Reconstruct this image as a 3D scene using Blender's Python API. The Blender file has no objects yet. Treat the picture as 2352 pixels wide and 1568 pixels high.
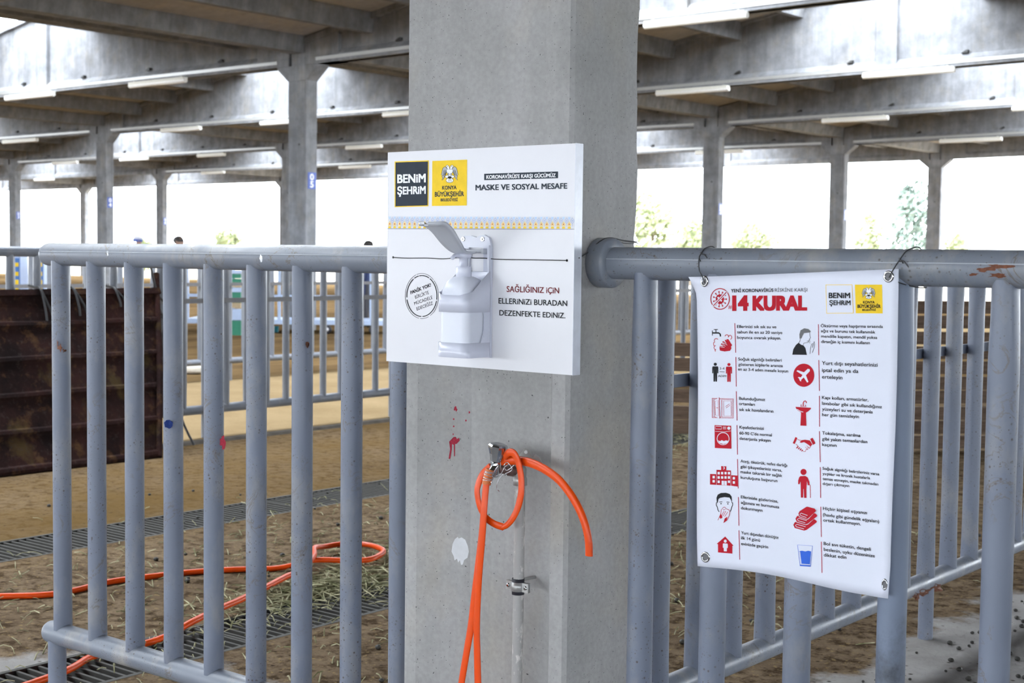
import bpy, bmesh, math, random
from mathutils import Vector, Matrix

random.seed(7)
SC = bpy.context.scene
COL = SC.collection
PI = math.pi

# ------------------------------------------------------------------ camera, sky, exposure
FPX = 3316.0                                   # focal length in pixels of the 2352 px wide frame
PITCH, ROLL, YAW = (math.radians(a) for a in (3.413, 0.688, -38.94))
EYE = Vector((0, 0, 1.40))
FW = Vector((math.sin(YAW) * math.cos(PITCH), math.cos(YAW) * math.cos(PITCH), -math.sin(PITCH)))
RT = Vector((math.cos(YAW), -math.sin(YAW), 0))
UP = RT.cross(FW)
R2 = RT * math.cos(ROLL) + UP * math.sin(ROLL)
U2 = UP * math.cos(ROLL) - RT * math.sin(ROLL)
cam = bpy.data.cameras.new('camera')
cam.sensor_width = 36.0
cam.lens = 36.0 * FPX / 2352.0
cam.clip_end = 500
cam.dof.use_dof = True
cam.dof.focus_distance = 3.4
cam.dof.aperture_fstop = 9.0
camo = bpy.data.objects.new('camera', cam)
COL.objects.link(camo)
camo.matrix_world = Matrix(((R2.x, U2.x, -FW.x, EYE.x), (R2.y, U2.y, -FW.y, EYE.y), (R2.z, U2.z, -FW.z, EYE.z), (0, 0, 0, 1)))
SC.camera = camo

PX0, PX1, YP, YB = -2.299, -1.823, 2.448, 2.698          # the near column's faces
SKY = 16.0
wd = bpy.data.worlds.new('sky')
SC.world = wd
wd.use_nodes = True
wd.node_tree.nodes['Background'].inputs[0].default_value = (0.86, 0.93, 1.0, 1)
wd.node_tree.nodes['Background'].inputs[1].default_value = SKY

SC.view_settings.view_transform = 'Standard'
SC.view_settings.look = 'None'
SC.view_settings.exposure = 0.0
SC.view_settings.gamma = 1.0
SC.view_settings.use_curve_mapping = False
SC.cycles.use_denoising = True
SC.cycles.max_bounces = 8
SC.cycles.diffuse_bounces = 6
SC.cycles.sample_clamp_indirect = 10


def ray(x, y):
    return FW + R2 * ((x - 1176) / FPX) - U2 * ((y - 784) / FPX)


def onY(x, y, Y):
    d = ray(x, y)
    return EYE + d * ((Y - EYE.y) / d.y)


def onX(x, y, X):
    d = ray(x, y)
    return EYE + d * ((X - EYE.x) / d.x)


def onZ(x, y, Z=0.0):
    d = ray(x, y)
    return EYE + d * ((Z - EYE.z) / d.z)


def atD(x, y, D):
    return EYE + ray(x, y) * D


# ------------------------------------------------------------------ materials
class NT:
    def __init__(s, name):
        s.m = bpy.data.materials.new(name)
        s.m.use_nodes = True
        s.t = s.m.node_tree
        s.b = s.t.nodes['Principled BSDF']
        s.pos = None

    def n(s, kind, **kw):
        x = s.t.nodes.new(kind)
        for k, v in kw.items():
            setattr(x, k, v)
        return x

    def l(s, a, b):
        s.t.links.new(a, b)

    def P(s):
        if s.pos is None:
            s.pos = s.n('ShaderNodeNewGeometry').outputs['Position']
        return s.pos

    def vec(s, scale=(1, 1, 1), rot=(0, 0, 0)):
        mp = s.n('ShaderNodeMapping')
        mp.inputs['Scale'].default_value = scale
        mp.inputs['Rotation'].default_value = rot
        s.l(s.P(), mp.inputs['Vector'])
        return mp.outputs[0]

    def noise(s, scale, detail=4, rough=.55, vec=None, dist=0):
        x = s.n('ShaderNodeTexNoise')
        x.inputs['Scale'].default_value = scale
        x.inputs['Detail'].default_value = detail
        x.inputs['Roughness'].default_value = rough
        x.inputs['Distortion'].default_value = dist
        s.l(vec if vec is not None else s.P(), x.inputs['Vector'])
        return x.outputs['Fac']

    def voro(s, scale, vec=None, feat='F1'):
        x = s.n('ShaderNodeTexVoronoi', feature=feat)
        x.inputs['Scale'].default_value = scale
        s.l(vec if vec is not None else s.P(), x.inputs['Vector'])
        return x

    def ramp(s, src, p0, p1, v0=0.0, v1=1.0):
        x = s.n('ShaderNodeMapRange')
        x.inputs[1].default_value = p0
        x.inputs[2].default_value = p1
        x.inputs[3].default_value = v0
        x.inputs[4].default_value = v1
        s.l(src, x.inputs[0])
        return x.outputs[0]

    def math(s, op, a, b):
        x = s.n('ShaderNodeMath', operation=op)
        for i, v in enumerate((a, b)):
            if isinstance(v, (int, float)):
                x.inputs[i].default_value = v
            else:
                s.l(v, x.inputs[i])
        return x.outputs[0]

    def mix(s, fac, a, b, mode='MIX'):
        x = s.n('ShaderNodeMix', data_type='RGBA', blend_type=mode)
        for sock, v in ((x.inputs[0], fac), (x.inputs[6], a), (x.inputs[7], b)):
            if isinstance(v, (int, float)):
                sock.default_value = v
            elif isinstance(v, tuple):
                sock.default_value = (*v, 1)
            else:
                s.l(v, sock)
        return x.outputs[2]

    def bump(s, h, strength=.3, dist=.01):
        x = s.n('ShaderNodeBump')
        x.inputs['Strength'].default_value = strength
        x.inputs['Distance'].default_value = dist
        s.l(h, x.inputs['Height'])
        s.l(x.outputs[0], s.b.inputs['Normal'])

    def out(s, col=None, rough=.6, metal=0.0, spec=.5):
        if isinstance(col, tuple):
            s.b.inputs['Base Color'].default_value = (*col, 1)
        elif col is not None:
            s.l(col, s.b.inputs['Base Color'])
        if isinstance(rough, (int, float)):
            s.b.inputs['Roughness'].default_value = rough
        else:
            s.l(rough, s.b.inputs['Roughness'])
        s.b.inputs['Metallic'].default_value = metal
        s.b.inputs['Specular IOR Level'].default_value = spec
        return s.m


def plain(name, col, rough=.5, metal=0.0, spec=.5, var=.06, sc=40):
    t = NT(name)
    f = t.ramp(t.noise(sc, 3), .3, .7, 1 - var, 1 + var)
    c = t.mix(1.0, col, t_gray(t, f), 'MULTIPLY')
    return t.out(c, rough, metal, spec)


def t_gray(t, f):
    x = t.n('ShaderNodeCombineColor')
    for i in range(3):
        t.l(f, x.inputs[i])
    return x.outputs[0]


def concrete(name, base, pores=True, streak=.25, big=.18, warm=(1.06, 1.0, .9)):
    t = NT(name)
    f1 = t.ramp(t.noise(3.2, 5, .6), .3, .7, 1 - big, 1 + big)
    f2 = t.ramp(t.noise(1.0, 5, .6, t.vec((9, 9, .7))), .3, .7, 1 - streak, 1 + streak)
    f3 = t.ramp(t.noise(90, 2), .3, .7, .93, 1.07)
    c = t.mix(1.0, base, t_gray(t, f1), 'MULTIPLY')
    c = t.mix(1.0, c, t_gray(t, f2), 'MULTIPLY')
    c = t.mix(1.0, c, t_gray(t, f3), 'MULTIPLY')
    w = t.ramp(t.noise(2.1, 4, .6, t.vec((1.7, 1.3, 1.1))), .5, .72)
    c = t.mix(w, c, t.mix(1.0, c, tuple(warm), 'MULTIPLY'))
    h = f3
    if pores:
        dv = t.n('ShaderNodeVectorMath', operation='ADD')
        nz = t.n('ShaderNodeTexNoise')
        nz.inputs['Scale'].default_value = 60
        sc = t.n('ShaderNodeVectorMath', operation='SCALE')
        sc.inputs['Scale'].default_value = .012
        t.l(t.P(), nz.inputs['Vector'])
        t.l(nz.outputs['Color'], sc.inputs[0])
        t.l(t.P(), dv.inputs[0])
        t.l(sc.outputs[0], dv.inputs[1])
        big_d = None
        sp = t.n('ShaderNodeSeparateXYZ')
        t.l(t.P(), sp.inputs[0])
        side = t.ramp(sp.outputs[0], PX1 - .004, PX1 - .001, 0, .24)
        for scl, thr, lo, hi in ((40, .08, .30, .5), (85, .11, .25, .5), (160, .18, .25, .5)):
            v = t.voro(scl, dv.outputs[0])
            size = t.math('MULTIPLY', t.ramp(v.outputs['Color'], .25, 1.0, 0, 1), thr)
            d = t.ramp(t.math('SUBTRACT', v.outputs['Distance'], size), -.02, .03, 1, 0)
            d = t.math('MULTIPLY', d, t.ramp(t.math('ADD', v.outputs['Color'], side), .60, .64))
            big_d = d if big_d is None else t.math('MAXIMUM', big_d, d)
        c = t.mix(big_d, c, (.07, .07, .073))
        h = t.math('SUBTRACT', f3, big_d)
    t.bump(h, .35, .004)
    return t.out(c, .85, 0, .08)


def steel_paint(name, base, dirt=.5, rust=.5, wear=1.0):
    t = NT(name)
    f = t.ramp(t.noise(6, 4), .3, .7, .93, 1.07)
    c = t.mix(1.0, base, t_gray(t, f), 'MULTIPLY')
    dust = t.ramp(t.noise(9, 6, .65, t.vec((1, 1, .5))), .5, .75, 0, .55 * dirt)
    c = t.mix(dust, c, (.40, .36, .30))
    for vs, th in ((70, .5), (140, .45)):
        v = t.voro(vs)
        m = t.ramp(v.outputs['Distance'], .06, .24, 1, 0)
        m = t.math('MULTIPLY', m, t.ramp(v.outputs['Color'], th, th + .05))
        m = t.math('MULTIPLY', m, t.ramp(t.noise(5, 3), .46, .56, 0, wear))
        c = t.mix(m, c, (.055, .038, .026))
    nz = t.noise(11, 5, .6, None, 1.2)
    sc = t.ramp(t.math('ABSOLUTE', t.math('SUBTRACT', nz, .5), 0), .004, .018, .75, 0)
    sc = t.math('MULTIPLY', sc, t.ramp(t.noise(7, 3), .52, .64, 0, dirt))
    c = t.mix(sc, c, (.12, .085, .055))
    r = t.ramp(t.noise(16, 8, .7), .68, .72, 0, rust)
    r = t.math('MULTIPLY', r, t.ramp(t.noise(2.5, 2), .5, .62))
    c = t.mix(r, c, (.13, .06, .035))
    t.bump(t.noise(25, 3), .04, .004)
    return t.out(c, t.ramp(t.noise(12, 4), .3, .7, .3, .5), 0, .45)


M = {}
M['pillar'] = concrete('pillar_concrete', (.325, .318, .315), True, .09, .13)
M['concrete'] = concrete('cast_concrete', (.215, .22, .235), False, .14, .26)
M['ceil'] = concrete('roof_slab_concrete', (.40, .375, .345), False, .08, .1)
M['steel'] = steel_paint('grey_blue_paint', (.150, .170, .225), .7, .5)
M['rail'] = steel_paint('grey_blue_rail_paint', (.175, .192, .232), 1.0, .6)
M['steel2'] = steel_paint('grey_pen_paint', (.15, .165, .20), .4, .3, .5)
M['bar'] = plain('dark_flat_bar', (.13, .13, .14), .5)
M['grate'] = plain('galvanised_grate', (.085, .082, .076), .7, 0, .1)
M['trench'] = plain('trench_dark', (.05, .045, .04), .9)
M['white'] = plain('white_board', (.64, .635, .67), .3, 0, .5, .012, 14)
M['vinyl'] = plain('white_vinyl', (.66, .68, .78), .42, 0, .4, .01, 8)
M['edge'] = plain('board_edge', (.60, .62, .69), .25)
M['plastic'] = plain('white_plastic', (.56, .575, .67), .22, 0, .5, .01)
M['bottle'] = plain('bottle_plastic', (.62, .64, .72), .3, 0, .5, .01)
M['lever'] = plain('lever_plastic', (.46, .475, .52), .25, 0, .5, .01)
M['black'] = plain('ink_black', (.018, .019, .022), .6, 0, .12)
M['navy'] = plain('ink_charcoal', (.035, .045, .06), .6, 0, .12)
M['yellow'] = plain('ink_yellow', (.85, .58, .035), .6, 0, .12)
M['red'] = plain('ink_red', (.45, .012, .025), .6, 0, .12)
M['darkred'] = plain('ink_dark_red', (.17, .025, .03), .6, 0, .12)
M['rule'] = plain('ink_rule_red', (.42, .03, .06), .6, 0, .12)
M['blue'] = plain('ink_blue', (.04, .13, .60), .6, 0, .12)
M['ltblue'] = plain('ink_light_blue', (.42, .55, .82), .6, 0, .12)
M['grey'] = plain('ink_grey', (.45, .46, .48), .6, 0, .12)
M['inkw'] = plain('ink_white', (.82, .83, .86), .42, 0, .5, .01)
M['orange'] = plain('orange_hose', (.66, .062, .002), .35, 0, .3, .03)
M['orange2'] = plain('orange_hose_old', (.55, .13, .02), .5)
M['chrome'] = plain('chrome', (.50, .51, .53), .12, 1.0)
M['zinc'] = plain('zinc_plate', (.42, .42, .41), .42, .6)
M['wire'] = plain('black_wire', (.03, .03, .033), .5)
M['silver'] = plain('silver_wire', (.60, .60, .63), .25, .9)
M['rubber'] = plain('rubber', (.02, .02, .028), .6)
M['rustbrown'] = plain('rust_mark', (.14, .05, .025), .7, 0, .3, .3, 200)
M['paintblue'] = plain('blue_paint_dot', (.016, .03, .12), .8, 0, .03)
M['paintred'] = plain('red_paint_mark', (.30, .03, .05), .8, 0, .05, .3, 300)
M['paintwhite'] = plain('white_paint_blotch', (.60, .61, .63), .6)
M['lampw'] = plain('lamp_housing', (.72, .72, .66), .35)
M['lampt'] = plain('lamp_cover', (.80, .80, .78), .2)
M['plate'] = plain('blue_number_plate', (.07, .12, .42), .4)
M['blacksteel'] = plain('black_bracket', (.03, .03, .03), .6)
M['dung'] = plain('dropping', (.025, .022, .018), .6)
M['wood'] = None
M['skin'] = plain('skin', (.42, .26, .19), .6)
M['hair'] = plain('dark_hair', (.025, .02, .018), .6)
M['capw'] = plain('cap_white', (.30, .30, .34), .8)
M['capb'] = plain('cap_blue', (.05, .09, .30), .8)
M['shirt'] = plain('shirt_grey_blue', (.22, .27, .36), .9)
M['navycl'] = plain('navy_cloth', (.03, .045, .12), .9)
M['trouser'] = plain('dark_trousers', (.05, .05, .06), .9)
M['bluepl'] = plain('blue_plastic', (.05, .16, .45), .4)
M['paleblue'] = plain('pale_blue_paint', (.42, .52, .72), .5)
M['teal'] = plain('teal_plastic', (.02, .25, .32), .4)
M['green'] = plain('green_crate', (.02, .20, .12), .5)
M['tan'] = plain('tan_sack', (.45, .35, .22), .9)
M['leafy'] = plain('yellow_green_leaves', (.34, .37, .22), .7, 0, .2, .25, 1.2)
M['leafb'] = plain('blue_green_leaves', (.17, .215, .185), .7, 0, .2, .25, 1.2)
M['bark'] = plain('bark', (.14, .11, .08), .9)
M['asphalt'] = plain('outside_ground', (.36, .31, .24), .9, 0, .2, .15, 1.5)


def mat_rust():
    t = NT('rusty_plate')
    c = t.mix(t.ramp(t.noise(3, 6, .65), .35, .65), (.012, .008, .008), (.036, .016, .014))
    c = t.mix(t.ramp(t.noise(9, 7, .7), .54, .68), c, (.075, .04, .02))
    c = t.mix(t.ramp(t.noise(2.2, 5, .6, t.vec((1, 1.4, 1.4))), .58, .66, 0, .5), c, (.085, .06, .022))
    c = t.mix(t.ramp(t.noise(30, 4, .7), .55, .75, 0, .6), c, (.05, .04, .038))
    t.bump(t.noise(35, 5, .7), .5, .01)
    return t.out(c, .8, 0, .03)


def mat_wood():
    t = NT('weathered_boards')
    v = t.vec((2, 2, 26))
    c = t.mix(t.ramp(t.noise(2.5, 5, .6, v), .35, .7), (.085, .055, .038), (.16, .11, .078))
    c = t.mix(t.ramp(t.noise(5, 4), .55, .75, 0, .6), c, (.055, .036, .026))
    t.bump(t.noise(5, 4, .6, v), .3, .01)
    return t.out(c, .85, 0, .2)


def mat_floor():
    t = NT('pen_floor')
    sep = t.n('ShaderNodeSeparateXYZ')
    t.l(t.P(), sep.inputs[0])
    X, Y = sep.outputs[0], sep.outputs[1]
    wob = t.ramp(t.noise(1.6, 5, .6), .2, .8, -.22, .22)
    Xw = t.math('ADD', X, wob)
    # bare concrete, its dirt cover, sand lane, far dirt
    conc = t.mix(t.ramp(t.noise(4, 6, .6), .3, .7), (.27, .255, .245), (.40, .385, .375))
    dirt = t.mix(t.ramp(t.noise(2.6, 7, .65), .3, .7), (.115, .082, .054), (.235, .175, .115))
    dirt = t.mix(t.ramp(t.noise(14, 6, .7), .46, .6, 0, .9), dirt, (.05, .033, .02))
    dirt = t.mix(t.ramp(t.noise(38, 4, .65), .58, .68, 0, .85), dirt, (.30, .215, .10))
    gold = t.mix(t.ramp(t.noise(1.3, 5, .6), .35, .65, .25, .9), dirt, (.115, .072, .027))
    sand = t.mix(t.ramp(t.noise(1.4, 6, .6), .3, .7), (.20, .142, .076), (.265, .195, .11))
    sand = t.mix(t.ramp(t.noise(9, 5, .65), .58, .75, 0, .5), sand, (.17, .115, .06))
    # how much dirt covers the concrete: much between the drains and behind, little by the front fence and right of the pens
    cov = t.ramp(t.noise(1.8, 7, .65), .28, .70)
    behind = t.ramp(Y, 2.5, 3.9, .0, .75)
    right = t.ramp(X, -2.45, -2.05, 0, 1.0)
    k = t.math('SUBTRACT', t.math('ADD', cov, behind), right)
    k = t.ramp(k, .40, .62)
    base = t.mix(k, conc, t.mix(t.ramp(X, -6.2, -5.4, 1, 0), dirt, gold))
    base = t.mix(t.ramp(Xw, -8.42, -8.36, 1, 0), base, sand)
    far = t.mix(t.ramp(t.noise(.9, 6, .6, t.vec((1.6, .5, 1))), .35, .65), (.09, .058, .03), (.19, .125, .06))
    base = t.mix(t.ramp(Xw, -12.5, -12.25, 1, 0), base, far)
    # dark crumbs
    v = t.voro(26)
    m = t.math('MULTIPLY', t.ramp(v.outputs['Distance'], .10, .26, 1, 0), t.ramp(v.outputs['Color'], .62, .66))
    m = t.math('MULTIPLY', m, t.ramp(Xw, -8.5, -8.3, .12, .9))
    base = t.mix(m, base, (.035, .027, .02))
    v2 = t.voro(70)
    m2 = t.math('MULTIPLY', t.ramp(v2.outputs['Distance'], .12, .3, 1, 0), t.ramp(v2.outputs['Color'], .6, .66))
    m2 = t.math('MULTIPLY', m2, t.ramp(t.noise(2.2, 4), .42, .6, 0, .8))
    base = t.mix(m2, base, (.05, .036, .025))
    h = t.math('ADD', t.noise(24, 7, .7), t.math('MULTIPLY', k, .4))
    t.bump(h, .5, .02)
    return t.out(base, .95, 0, 0.0)


def mat_straw():
    t = NT('straw')
    c = t.mix(t.ramp(t.noise(13, 3), .38, .62), (.12, .12, .05), (.42, .39, .25))
    return t.out(c, .8, 0, .2)


t_ = NT('flaking_white_pipe')
c_ = t_.mix(t_.ramp(t_.noise(22, 6, .7, t_.vec((1, 1, .5))), .44, .50), (.60, .57, .55), (.34, .33, .32))
M['pipew'] = t_.out(c_, .5, 0, .4)
M['brassy'] = plain('rusty_thread', (.15, .09, .08), .5, .5)
M['sack'] = plain('cream_sack', (.55, .50, .42), .9)
M['bandy'] = plain('ink_band_yellow', (.80, .60, .25), .42)
M['bandc'] = plain('ink_band_cyan', (.45, .60, .85), .42)
M['bandb'] = plain('ink_band_blue', (.36, .44, .68), .42)
M['hairink'] = plain('ink_dark_grey', (.10, .10, .11), .45)
M['kerb'] = plain('kerb_stone', (.085, .075, .065), .9, 0, .05, .3, 6)
M['seam_highlight'] = plain('weld_seam_highlight', (.42, .45, .50), .35)  # pale tone for the highlight along the rail's weld seam
M['rust'] = mat_rust()
M['wood'] = mat_wood()
M['floor'] = mat_floor()
M['straw'] = mat_straw()

# ------------------------------------------------------------------ mesh helpers
ORG = {}


class MB:
    def __init__(s):
        s.v, s.f, s.mi, s.sm, s.mats = [], [], [], [], []

    def add(s, verts, faces, mat=None, smooth=False):
        o = len(s.v)
        s.v += [Vector(p) for p in verts]
        if mat not in s.mats:
            s.mats.append(mat)
        k = s.mats.index(mat)
        for f in faces:
            s.f.append([o + i for i in f])
            s.mi.append(k)
            s.sm.append(smooth)
        return s

    def box(s, lo, hi, mat=None, M4=None):
        x0, y0, z0 = lo
        x1, y1, z1 = hi
        v = [Vector(p) for p in ((x0, y0, z0), (x1, y0, z0), (x1, y1, z0), (x0, y1, z0), (x0, y0, z1), (x1, y0, z1), (x1, y1, z1), (x0, y1, z1))]
        if M4 is not None:
            v = [M4 @ p for p in v]
        return s.add(v, [(0, 3, 2, 1), (4, 5, 6, 7), (0, 1, 5, 4), (1, 2, 6, 5), (2, 3, 7, 6), (3, 0, 4, 7)], mat)

    def loft(s, rings, mat=None, smooth=True, caps=True, closed=False):
        n = len(rings[0])
        vs = [p for r in rings for p in r]
        fs = []
        m = len(rings)
        for i in range(m if closed else m - 1):
            a, b = i * n, ((i + 1) % m) * n
            for j in range(n):
                j2 = (j + 1) % n
                fs.append((a + j, a + j2, b + j2, b + j))
        s.add(vs, fs, mat, smooth)
        if caps and not closed:
            s.add(rings[0], [tuple(reversed(range(n)))], mat)
            s.add(rings[-1], [tuple(range(n))], mat)
        return s

    def prism(s, poly, d, mat=None):
        d = Vector(d)
        a = [Vector(p) for p in poly]
        return s.loft([a, [p + d for p in a]], mat, False)

    def tube(s, pts, r, seg=12, mat=None, flat=None, nrm=None, caps=True, smooth=True):
        """round tube, or with flat=(half width, half thickness) a flattened one whose thin side looks along nrm"""
        pts = [Vector(p) for p in pts]
        n = len(pts)
        rings = []
        u = None
        for i, p in enumerate(pts):
            t = (pts[min(i + 1, n - 1)] - pts[max(i - 1, 0)])
            if t.length < 1e-9:
                t = Vector((0, 0, 1))
            t.normalize()
            if nrm is not None:
                w = Vector(nrm) - t * t.dot(Vector(nrm))
                if w.length < .15 and u is not None:
                    w = u - t * t.dot(u)
                w.normalize()
                u = w
            else:
                if u is None:
                    u = t.orthogonal().normalized()
                u = (u - t * t.dot(u)).normalized()
            b = t.cross(u)
            rr = r[i] if isinstance(r, (list, tuple)) else r
            ring = []
            for k in range(seg):
                a = 2 * PI * k / seg
                if flat is not None:
                    fl = flat[i] if isinstance(flat, list) else flat
                    ring.append(p + b * (fl[0] * math.cos(a)) + u * (fl[1] * math.sin(a)))
                else:
                    ring.append(p + b * (rr * math.cos(a)) + u * (rr * math.sin(a)))
            rings.append(ring)
        return s.loft(rings, mat, smooth, caps)

    def ball(s, c, r, seg=12, rings=7, mat=None, scale=(1, 1, 1)):
        c = Vector(c)
        R = []
        for i in range(rings + 1):
            a = PI * (i + .001) / (rings + .002) - PI / 2
            R.append([c + Vector((scale[0] * r * math.cos(a) * math.cos(2 * PI * k / seg), scale[1] * r * math.cos(a) * math.sin(2 * PI * k / seg), scale[2] * r * math.sin(a))) for k in range(seg)])
        return s.loft(R, mat, True)

    def mesh(s, name, org=Vector((0, 0, 0)), tri=False):
        me = bpy.data.meshes.new(name)
        me.from_pydata([tuple(p - org) for p in s.v], [], s.f)
        for m in s.mats:
            me.materials.append(M[m] if isinstance(m, str) else m)
        for p, k, sm in zip(me.polygons, s.mi, s.sm):
            p.material_index = k
            p.use_smooth = sm
        if tri:
            bm = bmesh.new()
            bm.from_mesh(me)
            bmesh.ops.triangulate(bm, faces=[f for f in bm.faces if len(f.verts) > 4])
            bm.to_mesh(me)
            bm.free()
        me.update()
        return me

    def build(s, name, parent=None, at=None, tri=False):
        """one mesh object; as a child it takes its place from the world coordinates of its points"""
        org = ORG[parent.name] if parent is not None else (Vector(at) if at is not None else Vector((0, 0, 0)))
        me = s.mesh(name, org, tri)
        o = bpy.data.objects.new(name, me)
        COL.objects.link(o)
        if parent is not None:
            o.parent = parent
        else:
            o.location = org
        ORG[o.name] = org
        return o


def tag(o, label=None, cat=None, group=None, kind=None):
    for k, v in (('label', label), ('category', cat), ('group', group), ('kind', kind)):
        if v:
            o[k] = v
    return o


def thing(name, label, cat, loc=(0, 0, 0), group=None, kind=None):
    o = bpy.data.objects.new(name, None)
    o.empty_display_size = .1
    COL.objects.link(o)
    o.location = loc
    ORG[o.name] = Vector(loc)
    return tag(o, label, cat, group, kind)


def clone(o, parent=None, loc=None):
    c = o.copy()
    COL.objects.link(c)
    if parent is not None:
        c.parent = parent
    if loc is not None:
        c.location = loc
    ORG[c.name] = ORG.get(o.name, Vector((0, 0, 0)))
    return c


def crom(pts, n=8):
    pts = [Vector(p) for p in pts]
    out = []
    for i in range(len(pts) - 1):
        p0, p1, p2, p3 = pts[max(i - 1, 0)], pts[i], pts[i + 1], pts[min(i + 2, len(pts) - 1)]
        for k in range(n):
            t = k / n
            out.append(.5 * ((2 * p1) + (p2 - p0) * t + (2 * p0 - 5 * p1 + 4 * p2 - p3) * t * t + (3 * p1 - p0 - 3 * p2 + p3) * t ** 3))
    out.append(pts[-1])
    return out


def ringpts(c, r, ax, seg=24, ry=None):
    """a circle of points round c across the axis named ax"""
    c = Vector(c)
    ry = ry or r
    out = []
    for k in range(seg):
        a = 2 * PI * k / seg
        x, y = r * math.cos(a), ry * math.sin(a)
        out.append(c + (Vector((0, x, y)) if ax == 'x' else Vector((x, 0, y)) if ax == 'y' else Vector((x, y, 0))))
    return out


# ------------------------------------------------------------------ printed matter: polygons and lettering laid on a surface
_glyph = {}


def glyphs(body, bold):
    key = (body, bold)
    if key not in _glyph:
        c = bpy.data.curves.new('lettering', 'FONT')
        c.body = body
        c.offset = bold
        c.resolution_u = 3
        o = bpy.data.objects.new('lettering', c)
        COL.objects.link(o)
        dg = bpy.context.evaluated_depsgraph_get()
        e = o.evaluated_get(dg)
        me = e.to_mesh()
        vs = [(v.co.x, v.co.y) for v in me.vertices]
        fs = [tuple(p.vertices) for p in me.polygons]
        e.to_mesh_clear()
        bpy.data.objects.remove(o)
        bpy.data.curves.remove(c)
        _glyph[key] = (vs, fs)
    return _glyph[key]


class Print:
    """collects ink shapes given in photo pixels and lays them on a surface: surf(px, py, lift) -> point"""
    def __init__(s, surf, ox=0, oy=0, sc=1.0):
        s.surf, s.ox, s.oy, s.sc, s.mb = surf, ox, oy, sc, MB()

    def at(s, ox, oy, sc):
        s.ox, s.oy, s.sc = ox, oy, sc
        return s

    def p(s, q, lift):
        return s.surf(s.ox + q[0] / s.sc, s.oy + q[1] / s.sc, lift)

    def poly(s, pts, mat, lay=0):
        vs = [s.p(q, .0005 + .00025 * lay) for q in pts]
        ar = sum(pts[i][0] * pts[(i + 1) % len(pts)][1] - pts[(i + 1) % len(pts)][0] * pts[i][1] for i in range(len(pts)))
        f = tuple(range(len(vs)))
        s.mb.add(vs, [f if ar < 0 else tuple(reversed(f))], mat)
        return s

    def strip(s, pts, w, mat, lay=0, close=False):
        """a stroke of width w along pts, or a closed one"""
        P = [Vector(q) for q in pts]
        n = len(P)
        L, R = [], []
        for i in range(n):
            a = P[(i - 1) % n] if (close or i > 0) else P[i]
            b = P[(i + 1) % n] if (close or i < n - 1) else P[i]
            d = b - a
            if d.length < 1e-9:
                d = Vector((1, 0))
            d.normalize()
            nn = Vector((-d.y, d.x)) * (w / 2)
            L.append(P[i] + nn)
            R.append(P[i] - nn)
        for i in range(n if close else n - 1):
            j = (i + 1) % n
            s.poly([L[i], L[j], R[j], R[i]], mat, lay)
        return s

    def disc(s, c, rx, ry, mat, lay=0, n=28, a0=0, a1=360):
        pts = [(c[0] + rx * math.cos(math.radians(a0 + (a1 - a0) * k / n)), c[1] + ry * math.sin(math.radians(a0 + (a1 - a0) * k / n))) for k in range(n + (a1 - a0 < 360))]
        return s.poly(pts, mat, lay)

    def ring(s, c, rx, ry, w, mat, lay=0, n=40, a0=0, a1=360):
        full = a1 - a0 >= 360
        pts = [(c[0] + rx * math.cos(math.radians(a0 + (a1 - a0) * k / n)), c[1] + ry * math.sin(math.radians(a0 + (a1 - a0) * k / n))) for k in range(n + (not full))]
        return s.strip(pts, w, mat, lay, full)

    def text(s, body, p0, p1, cap, mat, bold=0.0, lay=0, up=(0, -1)):
        vs, fs = glyphs(body, 0.0)
        x0 = min(v[0] for v in vs)
        x1 = max(v[0] for v in vs)
        H = .729
        b = max(0, bold)
        sh = [(0, 0)] if b < .004 else [(b, b), (b, -b), (-b, b), (-b, -b)] + ([(b, 0), (-b, 0), (0, b), (0, -b)] if b > .02 else [])
        x0, x1 = x0 - b, x1 + b
        for k, (dx, dy) in enumerate(sh):
            ps = []
            for x, y in vs:
                u, v = (x + dx - x0) / (x1 - x0), (y + dy * .7) / H
                ps.append(s.p((p0[0] + (p1[0] - p0[0]) * u + up[0] * v * cap, p0[1] + (p1[1] - p0[1]) * u + up[1] * v * cap), .0006 + .00025 * lay + .000022 * k))
            s.mb.add(ps, fs, mat)
        return s

    def build(s, name, parent):
        o = s.mb.build(name, parent, tri=True)
        s.mb = MB()
        return o


def mirror(pts, cx):
    return [(2 * cx - x, y) for x, y in pts]


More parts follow.
